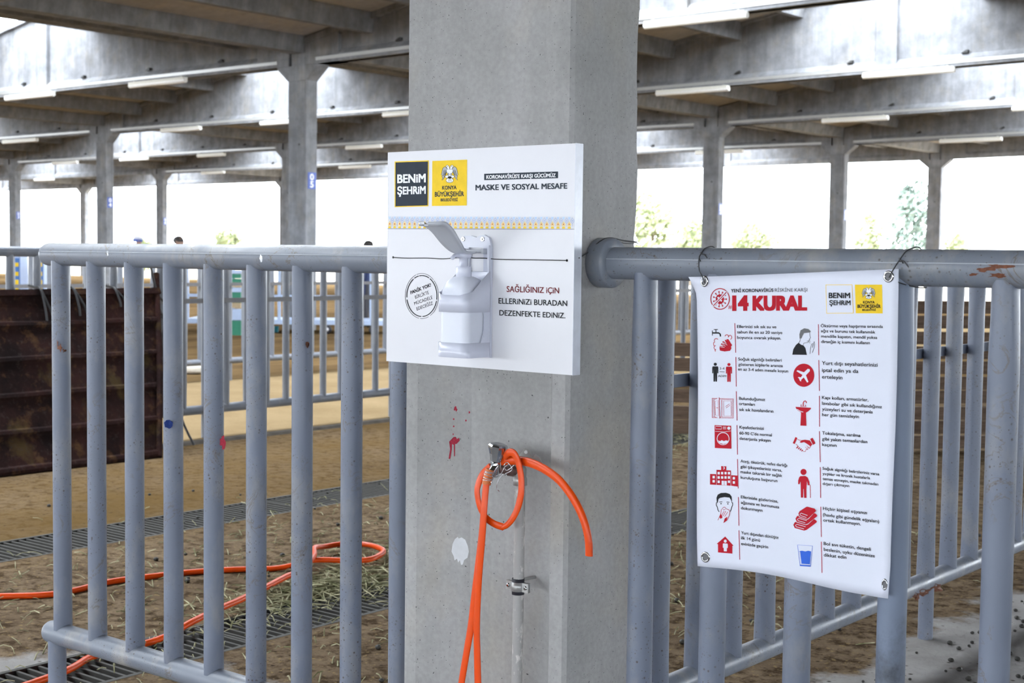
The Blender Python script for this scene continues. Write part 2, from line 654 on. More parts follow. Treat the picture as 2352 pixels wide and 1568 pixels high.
def eagle(pr, cx, cy, w, h, lay=1):
    """double-headed eagle crest in a box of width w and height h"""
    def T(pts):
        return [(cx + x * w / 2, cy + y * h / 2) for x, y in pts]
    wing = [(-.28, -.42), (-.42, -.72), (-.62, -.80), (-.82, -.62), (-.90, -.30), (-.96, 0), (-1.0, .14), (-.86, .12), (-.95, .40), (-.80, .34), (-.92, .74), (-.74, .52), (-.60, .20), (-.46, -.10)]
    head = [(-.03, -.60), (-.10, -.86), (-.26, -1.0), (-.42, -.92), (-.46, -.84), (-.34, -.80), (-.30, -.58), (-.18, -.44), (-.02, -.40)]
    body = [(-.36, -.50), (.36, -.50), (.34, -.20), (.22, -.02), (.18, .24), (.12, .34), (-.12, .34), (-.18, .24), (-.22, -.02), (-.34, -.20)]
    leg = [(-.18, .14), (-.46, .22), (-.56, .34), (-.44, .46), (-.20, .44), (-.12, .30)]
    tail = [(-.12, .36), (-.44, .74), (-.34, .92), (-.16, .98), (0, 1.0), (.16, .98), (.34, .92), (.44, .74), (.12, .36)]
    for shp, m in ((wing, 'grey'), (head, 'inkw'), (leg, 'inkw')):
        for q in (shp, mirror(shp, 0)):
            pr.strip(T(q), w * .045, 'black', lay, True)
            pr.poly(T(q), m, lay + 1)
    for q in (tail, body):
        pr.strip(T(q), w * .045, 'black', lay + 1, True)
        pr.poly(T(q), 'inkw', lay + 2)
    for x in (-.2, 0, .2):
        pr.strip(T([(x * .4, .5), (x, .92)]), w * .02, 'black', lay + 3)
    for sx in (-1, 1):
        pr.strip(T([(sx * .18, -.08), (sx * .10, .02), (sx * .12, .22)]), w * .035, 'black', lay + 3)
        for k in range(3):
            pr.strip(T([(sx * (.42 + .13 * k), -.42), (sx * (.58 + .12 * k), .12 + .08 * k)]), w * .022, 'black', lay + 3)
        pr.disc(T([(sx * .26, -.86)])[0], w * .025, w * .025, 'black', lay + 3, 8)
    pr.disc(T([(0, .42)])[0], w * .12, h * .07, 'black', lay + 3, 16)
    return pr

# ------------------------------------------------------------------ the hall: floor, columns, beams, roof
LX, LY, X0, Y0, ZT = 16.032, 7.133, -3.4785, 3.6448, 4.754
CW, CD, CE, CH = .476, .268, .298, .269
GR = .042                                                 # depth of the near column's groove
G1 = (-4.27, -3.91, 1.4, 8.4)                             # drains: x0, x1, y0, y1
G2 = (-6.21, -5.79, 1.4, 13.5)


def colpos(i, j):
    if j <= 0:
        return i * LX + (PX0 + PX1) / 2, YP + j * LY
    return i * LX + X0, j * LY + Y0


def floor():
    mb = MB()
    ya, yb = -64, 46.8
    xs = [-110, G2[0], G2[1], G1[0], G1[1], 60]
    for a in range(0, 6, 2):
        mb.add([(xs[a], ya, 0), (xs[a + 1], ya, 0), (xs[a + 1], yb, 0), (xs[a], yb, 0)], [(0, 1, 2, 3)], 'floor')
    for g in (G1, G2):
        mb.add([(g[0], ya, 0), (g[1], ya, 0), (g[1], g[2], 0), (g[0], g[2], 0)], [(0, 1, 2, 3)], 'floor')
        mb.add([(g[0], g[3], 0), (g[1], g[3], 0), (g[1], yb, 0), (g[0], yb, 0)], [(0, 1, 2, 3)], 'floor')
        d = .14
        x0, x1, y0, y1 = g
        mb.add([(x0, y0, 0), (x1, y0, 0), (x1, y1, 0), (x0, y1, 0), (x0, y0, -d), (x1, y0, -d), (x1, y1, -d), (x0, y1, -d)],
               [(4, 5, 6, 7), (0, 1, 5, 4), (1, 2, 6, 5), (2, 3, 7, 6), (3, 0, 4, 7)], 'trench')
    tag(mb.build('floor'), kind='structure')
    tag(MB().box((-260, 46.8, -.3), (200, 190, -.005), 'asphalt').build('floor_outside'), kind='structure')
    # low kerb between the pens and the sand lane
    kb = MB()
    kb.prism([(-8.44, 2, 0), (-8.33, 2, 0), (-8.35, 2, .02), (-8.42, 2, .02)], (0, 24, 0), 'kerb')
    tag(kb.build('trim_kerb'), kind='structure')


floor()


def shaft(mb, x0, x1, y0, y1, z0, z1, groove, mat, jag=0, nz=2, top=None):
    """column shaft with a shallow trapezoid groove down its front; groove = depth"""
    w = x1 - x0
    rings = []
    rnd = random.Random(3)
    for k in range(nz + 1):
        z = z0 + (z1 - z0) * k / nz
        g = groove if top is None else groove * max(.12, min(1, (top - z) / .5 + .12))
        j = [rnd.uniform(-jag, jag) for _ in range(4)] if jag else [0] * 4
        c = .008
        rings.append([(x0 + c, y0, z), (x0 + w * .09, y0, z), (x0 + w * .36, y0 + g, z), (x0 + w * .84, y0 + g, z), (x0 + w * .91, y0, z), (x1 - c, y0, z), (x1, y0 + c, z),
                      (x1 + j[0], y1 - c + j[1], z), (x1 - c + j[0], y1 + j[1], z), (x0 + c, y1, z), (x0, y1 - c, z), (x0, y0 + c, z)])
    mb.loft(rings, mat, False)


def capital(mb, x0, x1, y0, y1, mat):
    zt, zn = ZT, ZT - CH
    mb.prism([(x0, y0 - .001, zn), (x1, y0 - .001, zn), (x1 + CE, y0 - .001, zt - .03), (x1 + CE, y0 - .001, zt), (x0 - CE, y0 - .001, zt), (x0 - CE, y0 - .001, zt - .03)], (0, y1 - y0 + .002, 0), mat)
    c = (x0 + x1) / 2


# the near column, with its own stains
near = thing('concrete_column', 'large grey concrete column in front, carrying the white sign board and the tap', 'column', ((PX0 + PX1) / 2, (YP + YB) / 2, 0), kind='thing')
mb = MB()
shaft(mb, PX0, PX1, YP, YB, 0, ZT - CH, GR, 'pillar', .004, 90, 1.55)
capital(mb, PX0, PX1, YP, YB, 'pillar')
mb.build('shaft', near)


def pillar_surf(px, py, lift):
    """the near column's front, groove included"""
    w = PX1 - PX0
    y = YP
    for _ in range(9):
        p = onY(px, py, y - lift)
        u = (p.x - PX0) / w
        g = GR * max(.12, min(1, (1.55 - p.z) / .5 + .12))
        k = 0 if u < .09 or u > .91 else (u - .09) / .27 if u < .36 else 1 if u < .84 else (.91 - u) / .07
        y = YP + g * k
    return onY(px, py, y - lift)


pr = Print(pillar_surf, 900, 880, 2.2786)


def blot(c, rx, ry, mat, seed, n=26, rough=.3):
    rnd = random.Random(seed)
    pr.poly([(c[0] + rx * (1 + rnd.uniform(-rough, rough)) * math.cos(2 * PI * k / n), c[1] + ry * (1 + rnd.uniform(-rough, rough)) * math.sin(2 * PI * k / n)) for k in range(n)], mat)


blot((334, 133), 9, 14, 'paintred', 1, 14, .5)
for c in ((324, 187), (323, 225), (405, 152), (321, 267), (388, 195)):
    blot(c, 4, 5, 'paintred', c[1], 8, .4)
pr.poly([(300, 305), (322, 282), (335, 280), (340, 292), (352, 285), (355, 300), (340, 316), (331, 318), (330, 380), (325, 383), (324, 322), (315, 318), (313, 350), (306, 396), (297, 394), (305, 345)], 'paintred')
tag(pr.build('paint_mark', near), 'dripping red paint marks')
pr.poly([(318, 840), (330, 815), (345, 803), (350, 812), (365, 806), (384, 818), (398, 852), (403, 880), (396, 912), (378, 925), (371, 948), (362, 950), (356, 925), (347, 938), (341, 918), (328, 926), (324, 905), (312, 880)], 'paintwhite')
tag(pr.build('paint_mark', near), 'white paint blotch')


def column_mesh():
    mb = MB()
    shaft(mb, -CW / 2, CW / 2, 0, CD, 0, ZT - CH, .035, 'concrete', 0, 2)
    capital(mb, -CW / 2, CW / 2, 0, CD, 'concrete')
    return mb.mesh('shaft')


CM = column_mesh()
dot = MB().prism(ringpts((.02, -.004 + .035, 3.35), .022, 'y', 10), (0, .006, 0), 'blacksteel').mesh('bolt_hole')
INVIEW = {(-1, 2): 'concrete column with a blue plate marked 05, nearest one left of the sign column',
          (-2, 3): 'concrete column with a blue plate rising behind the left fence, second from the sign column',
          (-3, 4): 'leftmost concrete column behind the left fence, blue plate low on its side',
          (-3, 5): 'slim far concrete column between the capped man and the dark-haired man',
          (-2, 4): 'far concrete column half hidden behind the one with plate 05',
          (-3, 6): 'farthest pale column edge peeping out left of the plate 05 column',
          (-1, 4): 'dark-fronted concrete column right of the sign column, over the poster tie',
          (-1, 5): 'dark-fronted concrete column in the middle of the right-hand opening',
          (-1, 6): 'pale beige column at the hall edge beside the bluish tree',
          (-4, 6): 'washed-out pale column at the far left end of the hall',
          (-1, 1): 'concrete column standing left outside the view, on the plate 05 row',
          (0, 1): 'concrete column standing outside the view, right of the pens',
          (0, 2): 'concrete column outside the view, two bays behind on the right'}
PLATES = {(-1, 2): ('0', '5', 719.5, 396, 434), (-2, 3): ('0', '4', 252, 453, 477), (-3, 4): ('0', '3', 43, 486, 503), (-1, 4): ('0', '2', 1652, 467, 493), (-3, 5): ('0', '6', 383, 500, 516), (-1, 5): ('0', '1', 1936, 481, 505)}
for (i, j), lab in INVIEW.items():
    x, y = colpos(i, j)
    t = thing('concrete_column', lab, 'column', (x, y, 0), kind='thing')
    o = bpy.data.objects.new('shaft', CM)
    COL.objects.link(o)
    o.parent = t
    o = bpy.data.objects.new('bolt_hole', dot)
    COL.objects.link(o)
    o.parent = t
    if (i, j) in PLATES:
        a, b, px, y0, y1 = PLATES[(i, j)]
        xs = x + CW / 2
        pa, pb = onX(px, y1, xs), onX(px, y0, xs)
        cy = y + CD / 2 + .01
        zc, hh = (pa.z + pb.z) / 2, (pb.z - pa.z) / 2
        pl = MB().box((xs, cy - .1, zc - hh), (xs + .008, cy + .1, zc + hh), 'plate').build('number_plate', t)
        m2 = MB()
        for ch, zz in ((a, zc + .012), (b, zc - hh + .03)):
            vs, fs = glyphs(ch, .03)
            s_ = (hh - .035) / .729
            m2.add([(xs + .0095, cy - .055 + v[0] * s_ * 1.25, zz + v[1] * s_) for v in vs], fs, 'inkw')
        m2.build('lettering', pl)

HE, HR, SL = .48, 1.74, .157
JSL, JSR = -6, -6                                                   # first beam row; unseen rows behind the viewer extended to cut the light


def beam_mesh(L):
    mb = MB()
    h = L / 2
    yc = CD / 2

    def web(y0, y1, x0, x1):
        def top(x):
            return HE + SL * (x if x < h else L - x)
        xs = [x0] + ([h] if x0 < h < x1 else []) + [x1]
        poly = [(x0, y0, 0), (x1, y0, 0)] + [(x, y0, top(x)) for x in reversed(xs)]
        mb.prism(poly, (0, y1 - y0, 0), 'concrete')
    web(yc - .07, yc + .07, 0, L)
    web(yc - .15, yc + .15, 0, .85)
    web(yc - .15, yc + .15, L - .85, L)
    web(yc - .15, yc + .15, h - .2, h + .2)
    mb.prism([(.0, yc - .155, 0), (.0, yc + .155, 0), (.0, yc + .155, .13), (.0, yc + .07, .22), (.0, yc - .07, .22), (.0, yc - .155, .13)], (L, 0, 0), 'concrete')
    for a, b in ((0, h), (h, L)):
        za, zb = (HE, HR) if a == 0 else (HR, HE)
        mb.prism([(a, yc - .17, za - .1), (b, yc - .17, zb - .1), (b, yc - .17, zb), (a, yc - .17, za)], (0, .34, 0), 'concrete')
    return mb.mesh('roof_beam')


BL = LX - .42
BM = beam_mesh(BL)
tray = MB().box((.3, -.035, .05), (BL - .3, -.022, .11), 'zinc').mesh('cable_tray')
brk = MB().prism([(0, .0, .22), (.13, .0, .225), (.13, .0, .275), (.09, .0, .27)], (0, .07, 0), 'blacksteel').mesh('bracket')
ROWS = range(JSR, 7)
BAYS = range(-5, 4)  # outermost right-hand bays are unseen, added to darken that side
for j in ROWS:
    for i in BAYS:
        if j < (JSL if i < 0 else JSR):
            continue
        x, y = colpos(i, j)
        o = bpy.data.objects.new('roof_beam', BM)
        COL.objects.link(o)
        o.location = (x + .21, y, ZT)
        if i == -1 and j >= 2:
            o.rotation_euler = (0, -.010, 0)
        tag(o, kind='structure')
        if 2 <= j <= 5 and i in (-3, -2, -1):
            c = bpy.data.objects.new('cable_tray', tray)
            COL.objects.link(c)
            c.parent = o
            for q in (2.2, 4.6, 7.0, 9.2, 11.4, 13.6):
                c = bpy.data.objects.new('bracket', brk)
                COL.objects.link(c)
                c.parent = o
                c.location = (q, 0, 0)

# gutter beams over the column lines, purlins and roof slabs with an open slot along the left ridges
for i in range(-5, 5):
    JS = JSL if i < 0 else JSR
    for a, b in ((JS, 1), (1, 6)):
        xa, ya = colpos(i, a)
        xb, yb = colpos(i, b)
        if a == JS:
            yb -= .02
        mb = MB()
        prof = [(-.15, .22), (.15, .22), (.22, .56), (-.22, .56)]
        mb.loft([[(xa + p[0], ya, ZT + p[1]) for p in prof], [((xa if a == JS else xb) + p[0], yb + CD, ZT + p[1]) for p in prof]], 'concrete', False)
        tag(mb.build('roof_gutter_beam'), kind='structure')
    for j in range(JS, 7):
        xa, ya = colpos(i, j)
        tag(MB().box((xa - .17, ya + .02, ZT), (xa + .17, ya + CD - .02, ZT + .22), 'concrete').build('roof_bearing_block'), kind='structure')


def roof_side(i, sgn, a, b):
    JS = JSL if i < 0 else JSR
    a = max(a, JS)
    """roof slab and purlins on one side of a ridge, for rows a to b"""
    x0, ya = colpos(i if sgn > 0 else i + 1, a)
    _, yb = colpos(i, b)
    xr = x0
    if a == JS:
        yb = colpos(i, 1)[1]

    def P(u, dz):
        return (xr + sgn * u, ZT + HE + SL * u + dz)
    mb = MB()
    ue = 6.35 if i < 0 else LX / 2                      # left bays keep a ridge slot; unseen right ones closed to steer light
    q = [P(.2, .0), P(ue, .0), P(ue, .14), P(.2, .14)]
    mb.prism([(p[0], ya - .35 if a == JS else ya, p[1]) for p in q], (0, yb - ya + (.7 if b == 6 else .3 if b == 2 else .0) + (.35 if a == JS else 0), 0), 'ceil')
    tag(mb.build('ceiling_slab'), kind='structure')
    for u in (1.75, 3.3, 4.85, 6.2):
        mb = MB()
        p0, p1 = P(u - .13, 0), P(u + .13, 0)
        dz = .30 if u < 6 else .2
        mb.prism([(p0[0], ya, p0[1]), (p1[0], ya, p1[1]), (p1[0] - sgn * .06, ya, p0[1] - dz), (p0[0] + sgn * .06, ya, p0[1] - dz)], (0, yb - ya + CD, 0), 'concrete')
        tag(mb.build('roof_purlin'), kind='structure')


for i in BAYS:
    for sgn in (1, -1):
        roof_side(i, sgn, JSR, 1)
        roof_side(i, sgn, 1, 6)

# strip lights hung under the beams
ORD = ['first', 'second', 'third', 'fourth', 'fifth', 'sixth', 'seventh']
LAMPS = {2: [(15, 122, 214), (300, 425, 190), (1484, 1713, 52)],
         3: [(8, 85, 325), (372, 460, 305), (608, 672, 292), (888, 968, 270), (1510, 1672, 222), (1985, 2190, 172)],
         4: [(122, 178, 375), (277, 339, 370), (455, 516, 366), (796, 876, 350), (1890, 2038, 287), (2327, 2480, 257)],
         5: [(80, 123, 414), (464, 515, 404), (780, 850, 393), (1599, 1705, 358), (2160, 2300, 324)]}
ROWN = {2: 'nearest visible', 3: 'second', 4: 'third', 5: 'fourth'}
for j, ls in LAMPS.items():
    y = colpos(0, j)[1] - .10
    for n, (a, b, yy) in enumerate(ls):
        A, B = onY(a, yy, y), onY(b, yy, y)
        L = max(1.3, min(2.2, B.x - A.x))
        c = (A.x + B.x) / 2
        z = ZT - .078 + max(0, (c - (X0 - LX)) * .010 if c > X0 - LX + 1 else 0)
        t = thing('strip_light', f'white strip light under the {ROWN[j]} roof beam, {ORD[n]} along it from the left', 'light', (c, y, z), 'strip lights hung under the roof beams')
        MB().prism([(c - L / 2, y - .05, z + .02), (c - L / 2, y + .05, z + .02), (c - L / 2, y + .065, z + .075), (c - L / 2, y - .065, z + .075)], (L, 0, 0), 'lampw').build('housing', t)
        MB().tube([(c - L / 2 - .02, y, z + .012), (c + L / 2 + .02, y, z + .012)], .05, 10, 'lampt').build('cover', t)
        zb = ZT + max(0, (c - (X0 - LX)) * .010 if c > X0 - LX + 1 else 0)
        for q in (-1, 1):
            q = c + q * (L / 2 - .12)
            MB().box((q - .015, y - .012, z + .07), (q + .015, y + .10, max(zb + .02, z + .1)), 'zinc').build('mount', t)

# ------------------------------------------------------------------ pipe fences
YF, ZR, ZB, RR, RP = 2.553, 1.386, .215, .0345, .0275      # the front fence's plane, rail heights, pipe radii


def post_mesh(mat):
    """upright pipe between the rails, pinched flat where it meets them; runs along local z, fence along local x"""
    mb = MB()
    z0, z1 = ZB + RR * .55, ZR - RR * .55
    rings = []
    for z in (z0, z0 + .03, z0 + .07, z0 + .12, z0 + .16, z1 - .16, z1 - .12, z1 - .07, z1 - .03, z1):
        e = min(z - z0, z1 - z)
        k = max(0, 1 - e / .16)
        k = k * k * (3 - 2 * k)
        sx, sy = RP * (1 - .17 * k), RP * (1 + .12 * k)
        rings.append([(sx * math.cos(2 * PI * a / 20), sy * math.sin(2 * PI * a / 20), z) for a in range(20)])
    mb.loft(rings, mat, True, False)
    return mb.mesh('post')


POST = {m: post_mesh(m) for m in ('steel', 'steel2')}
LEG = {m: MB().tube([(0, 0, -.002), (0, 0, ZB - RR * .5)], RP, 18, m).mesh('leg') for m in ('steel', 'steel2')}


def rail_mb(L, mat, cap0=True, cap1=False, r=RR):
    mb = MB()
    pts, rad = [], []
    if cap0:
        for a in (90, 70, 50, 30, 12):
            pts.append((r * .75 * (1 - math.sin(math.radians(a))), 0, 0))
            rad.append(max(.001, r * math.cos(math.radians(a))))
    else:
        pts.append((0, 0, 0))
        rad.append(r)
    pts.append((r * .76, 0, 0))
    rad.append(r)
    if cap1:
        pts.append((L - r * .76, 0, 0))
        rad.append(r)
        for a in (12, 30, 50, 70, 90):
            pts.append((L - r * .75 * (1 - math.sin(math.radians(a))), 0, 0))
            rad.append(max(.001, r * math.cos(math.radians(a))))
    else:
        pts.append((L, 0, 0))
        rad.append(r)
    return mb.tube(pts, rad, 28, mat)


def fence(label, loc, rz, L, posts, legs, mat='steel', rmat='rail', caps=(True, False), bar=None, bot=(None, None), fat=1.0):
    t = thing('pipe_fence', label, 'fence', loc)
    t.rotation_euler = (0, 0, rz)
    for nm, z, a, b in (('top_rail', ZR, 0, L), ('bottom_rail', ZB, bot[0] or 0, bot[1] or L)):
        o = rail_mb(b - a, rmat, *caps).build(nm)
        o.parent = t
        o.location = (a, 0, z)
    out = []
    for p in posts:
        o = bpy.data.objects.new('post', POST[mat])
        COL.objects.link(o)
        o.parent = t
        o.location = (p, 0, 0)
        out.append(o)
    for o in out:
        o.scale = (fat, fat, 1)
    for p in legs:
        o = bpy.data.objects.new('leg', LEG[mat])
        COL.objects.link(o)
        o.parent = t
        o.location = (p, 0, 0)
    if bar:
        y, z, a, b = bar
        o = MB().box((a, y - .004, z - .018), (b, y + .004, z + .018), 'bar' if mat == 'steel2' else 'steel').build('flat_bar')
        o.parent = t
    ORG[t.name] = Vector(loc)
    return t, out


FX0 = -3.915
f1, posts1 = fence('blue-grey pipe fence in front, left of the sign column, with rounded free end', (FX0, YF, 0), 0, PX0 - FX0 + .002,
                   [x - FX0 for x in (-3.83, -3.651, -3.467, -3.288, -3.112, -2.936, -2.758, -2.577, -2.408)], [-3.862 - FX0], caps=(True, False))
f2, posts2 = fence('blue-grey pipe fence in front, right of the sign column, with the poster tied on', (PX1 - .002, YF, 0), 0, 1.9,
                   [x - PX1 for x in (-1.699, -1.52, -1.326, -1.129, -.931, -.73, -.53, -.33, -.13)], [-.93 - PX1, -.13 - PX1], caps=(False, True))
MB().loft([ringpts((PX1 + x, YF, ZR), r, 'x', 32) for x, r in ((0, .030), (0, .052), (.003, .0535), (.036, .0535), (.041, .051), (.042, .034))], 'rail', True).build('collar', f2)
f3, posts3 = fence('grey pipe fence running back from the sign column, behind the right front fence', (-2.12, YB + .04, 0), PI / 2, 6.3,
                   [y - YB - .04 for y in (2.86, 3.07, 3.27, 3.465, 3.664, 3.864, 4.063, 4.262, 4.457, 4.652, 4.855, 5.072, 5.279, 5.493, 5.727, 5.975, 6.18, 6.38, 6.58, 6.78, 6.98, 7.18, 7.38, 7.58, 7.78, 7.98, 8.18, 8.38, 8.58, 8.78)],
                   [y - YB - .04 for y in (3.07, 5.085, 7.0, 8.9)], caps=(False, True), bar=(RP + .0085, 1.058, .05, 6.2), fat=1.12)
y4 = 2.88
f4, posts4 = fence('long grey pipe fence along the sand lane, with the rusty plate leaning on it', (-8.6, y4, 0), PI / 2, 13.9,
                   [.03 + .203 * n for n in range(68)], [.03 + 2.03 * n for n in range(7)], 'steel2', 'steel2', (True, True), bar=(-RP - .006, 1.034, .05, 13.8))
f5, posts5 = fence('paler far pipe fence along the far side of the sand lane', (-12.3, 6.2, 0), PI / 2, 18.0,
                   [.05 + .203 * n for n in range(89)], [.05 + 2.03 * n for n in range(9)], 'steel2', 'steel2', (True, True), bar=(-RP - .006, 1.05, .05, 17.9))


def mat_dirty():
    t = NT('dirty_post_paint')
    sp = t.n('ShaderNodeSeparateXYZ')
    t.l(t.P(), sp.inputs[0])
    c = t.mix(t.ramp(t.noise(6, 4), .3, .7), (.15, .18, .245), (.165, .2, .275))
    z = t.math('ADD', sp.outputs[2], t.ramp(t.noise(14, 6, .7), .2, .8, -.12, .12))
    d = t.mix(t.ramp(t.noise(18, 6, .7), .35, .65), (.022, .022, .024), (.11, .125, .15))
    return t.out(t.mix(t.ramp(z, .72, .56, 0, .9), c, d), .5, 0, .4)


M['dirty'] = mat_dirty()
o = posts2[3]
o.data = o.data.copy()
o.data.materials[0] = M['dirty']
tag(o, 'post with a blackened dirty lower half')
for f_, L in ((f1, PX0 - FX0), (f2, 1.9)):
    o = MB().tube([(.03, -RR * .965, ZR + .009), (L - .02, -RR * .965, ZR + .009)], .0011, 6, 'seam_highlight').build('weld_seam_highlight')  # thin ridge along the weld seam, its highlight put into the colour
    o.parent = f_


def on_cyl(px, py, ax, c, r, lift=.0006):
    """point on the near side of a vertical ('z') or lengthwise ('x') pipe of the front fences"""
    y = YF - r
    for _ in range(4):
        p = onY(px, py, y)
        d = (p.x - c) if ax == 'z' else (p.z - c)
        d = max(-r * .98, min(r * .98, d))
        y = YF - math.sqrt(r * r - d * d) - lift
    return onY(px, py, y)


def cyl_mark(name, parent, px, py, rx, ry, mat, ax, c, r, seed, rough=.2, n=18, root=None):
    rnd = random.Random(seed)
    ring = []
    for k in range(n):
        q = 1 + rnd.uniform(-rough, rough)
        ring.append((rx * q * math.cos(2 * PI * k / n), ry * q * math.sin(2 * PI * k / n)))
    mb = MB()
    vs = [on_cyl(px, py, ax, c, r)] + [on_cyl(px + a * .5, py + b * .5, ax, c, r) for a, b in ring] + [on_cyl(px + a, py + b, ax, c, r) for a, b in ring]
    fs = []
    for k in range(n):
        k2 = (k + 1) % n
        fs += [(0, 1 + k2, 1 + k), (1 + k, 1 + k2, 1 + n + k2, 1 + n + k)]
    mb.add(vs, fs, mat)
    o = mb.build(name, root)
    if parent is not root:
        o.parent = parent
        o.matrix_parent_inverse = Matrix()
        o.location = -parent.location
    return o


tag(cyl_mark('paint_mark', posts1[3], 387, 974, 10, 10, 'paintblue', 'z', -3.288, RP, 3, .12, root=f1), 'round dark blue paint dot')
tag(cyl_mark('paint_mark', posts1[4], 512, 1014, 6, 15, 'paintred', 'z', -3.112, RP, 5, .35, root=f1), 'red paint smear')
cyl_mark('chip_mark', f1, 599, 594, 3, 9, 'inkw', 'x', ZR, RR, 6, .4, 10, root=f1)
cyl_mark('chip_mark', f1, 247, 582, 2, 6, 'inkw', 'x', ZR, RR, 8, .4, 10, root=f1)
for px, py, rx, ry, sd in ((2290, 612, 24, 5, 1), (2262, 619, 18, 5, 2), (2293, 633, 20, 5, 3), (2237, 630, 9, 4, 4), (2312, 611, 18, 3, 5), (2300, 651, 16, 3, 6)):
    cyl_mark('rust_mark', f2, px, py, rx, ry, 'rustbrown', 'x', ZR, RR, sd, .45, 16, root=f2)
for px, py, rx, ry, sd in ((138, 798, 7, 10, 7), (132, 790, 2, 8, 8), (148, 805, 5, 4, 9)):
    cyl_mark('rust_mark', posts1[0], px, py, rx, ry, 'rustbrown', 'z', -3.83, RP, sd, .6, 9, root=f1)
cyl_mark('rust_mark', posts1[6], 706, 793, 5, 7, 'rustbrown', 'z', -2.758, RP, 4, .4, 9, root=f1)
# flaked paint on the back fence's bottom rail
mb = MB()
for px, py, rx, ry, sd in ((2152, 1350, 13, 9, 1), (2124, 1360, 13, 8, 2), (2105, 1370, 8, 8, 3), (2140, 1356, 9, 5, 4)):
    rnd = random.Random(sd)
    pts = []
    for k in range(14):
        q = 1 + rnd.uniform(-.35, .35)
        qx, qy = px + rx * q * math.cos(2 * PI * k / 14), py + ry * q * math.sin(2 * PI * k / 14)
        x = -2.12 + RR
        for _ in range(4):
            p = onX(qx, qy, x)
            d = max(-RR * .95, min(RR * .95, p.z - ZB))
            x = -2.12 + math.sqrt(RR * RR - d * d) + .001
        pts.append(onX(qx, qy, x))
    c = sum(pts, Vector()) / 14
    c.x += .001
    mb.add([c] + pts, [(0, 1 + k, 1 + (k + 1) % 14) for k in range(14)], 'rustbrown')
    o = mb.build('rust_mark')
    mb = MB()
    o.parent = f3
    o.matrix_parent_inverse = (Matrix.Translation(f3.location) @ Matrix.Rotation(PI / 2, 4, 'Z')).inverted()

# ------------------------------------------------------------------ drains, rusty plate, boards, hose on the floor, straw, droppings


def grate(label, g):
    x0, x1, y0, y1 = g
    t = thing('drain_grate', label, 'grate', ((x0 + x1) / 2, (y0 + y1) / 2, 0))
    mb = MB()
    y = y0 + .02
    while y < y1 - .02:
        mb.box((x0 + .018, y, -.035), (x1 - .018, y + .011, -.002), 'grate')
        y += .041
    mb.build('grating', t)
    fr = MB()
    for a in (x0 + .001, x1 - .021):
        fr.box((a, y0 + .001, -.04), (a + .02, y1 - .001, .001), 'grate')
    y = y0
    while y < y1 - .1:
        fr.box((x0 + .02, y + .001, -.04), (x1 - .02, y + .012, .0005), 'grate')
        y += 1.0
    fr.build('frame', t)
    return t


grate('long steel drain grate passing under the front fence at lower left, hay on it', G1)
grate('long steel drain grate farther back, between the hose and the rusty plate', G2)

# rusty plate leaning against the far pen fence
t = thing('rusty_plate', 'big dark rusty ribbed metal plate leaning on the fence at left', 'plate', (-8.1, 5.0, 0))
ya, yb2 = 3.6, 6.47
bx, tx, zt = -7.98, -8.50, 1.10


def plate_p(y, s, off=0):
    n = Vector((zt, 0, bx - tx)).normalized()
    return Vector((bx + (tx - bx) * s, y - .40 * (1 - s) * (y - ya) / (yb2 - ya), .004 + zt * s)) + n * off


prof = []
for k in range(5):
    a, b = k / 5, (k + 1) / 5
    prof += [(a, .0), (a + .012, .022), (a + .03, .022), (a + .045, .0), (b - .01, .0)]
prof.append((1, 0))
ys = [ya + (yb2 - ya) * q / 24 for q in range(25)]
rnd = random.Random(5)
rings = []
for y in ys:
    w = [plate_p(y, s, o + .006 * math.sin(y * 5 + s * 9)) for s, o in prof]
    rings.append(w + [p - Vector((.02, 0, .012)) for p in reversed(w)])
MB().loft(rings, 'rust', False).build('sheet', t)
MB().prism([plate_p(ya, .985, .0), plate_p(ya, 1.02, .0), plate_p(ya, 1.02, .03), plate_p(ya, .985, .03)], (0, yb2 - ya, 0), 'rust').build('top_flange', t)
MB().tube([plate_p(yb2, -.0, .01), plate_p(yb2, .5, .02), plate_p(yb2 - .02, 1.12, .0)], .022, 8, 'rust').build('side_bar', t)


def wire(label, paths, r=.004, mat='wire', name='wire_tie', cat='wire', group=None):
    mb = MB()
    for p in paths:
        mb.tube(crom(p, 6), r, 6, mat)
    o = mb.build(name, at=paths[0][0])
    return tag(o, label, cat, group)


for n, (px, lab) in enumerate(((92, 'black rag tie over the rusty plate edge, left of the first fence post'), (168, 'black rag tie on the rusty plate edge, beside the first fence post'), (262, 'small black knot on the rusty plate edge near the third fence post'))):
    e = onX(px, 676, -8.47)
    e.z = 1.11
    k = (1, .7, .45)[n]
    wire(lab, [[(-8.60, e.y, 1.16), (-8.54, e.y, 1.15), (-8.46, e.y, 1.135), (-8.42, e.y + .01, 1.11 - .12 * k), (-8.42, e.y + .02, 1.11 - .22 * k)],
               [(-8.46, e.y, 1.135), (-8.42, e.y + .06, 1.11 - .14 * k), (-8.40, e.y + .12 * k, 1.11 - .30 * k)]], .009)
q = lambda y, z, x=-8.5: (x, y, z)
wire('tangled black cables hanging at the right edge of the rusty plate', [
    [q(6.40, 1.30), q(6.46, 1.10), q(6.55, .98), q(6.50, .75), q(6.56, .5), q(6.52, .2, -8.3), q(6.55, .02, -8.2)],
    [q(6.42, 1.12), q(6.52, .9), q(6.60, .72), q(6.55, .55), q(6.62, .38), q(6.54, .18)],
    [q(6.50, .95), q(6.63, .8), q(6.56, .66), q(6.66, .5), q(6.58, .3), q(6.6, .1)]], .009, name='cable', cat='cable')

# board barriers behind the right-hand fence


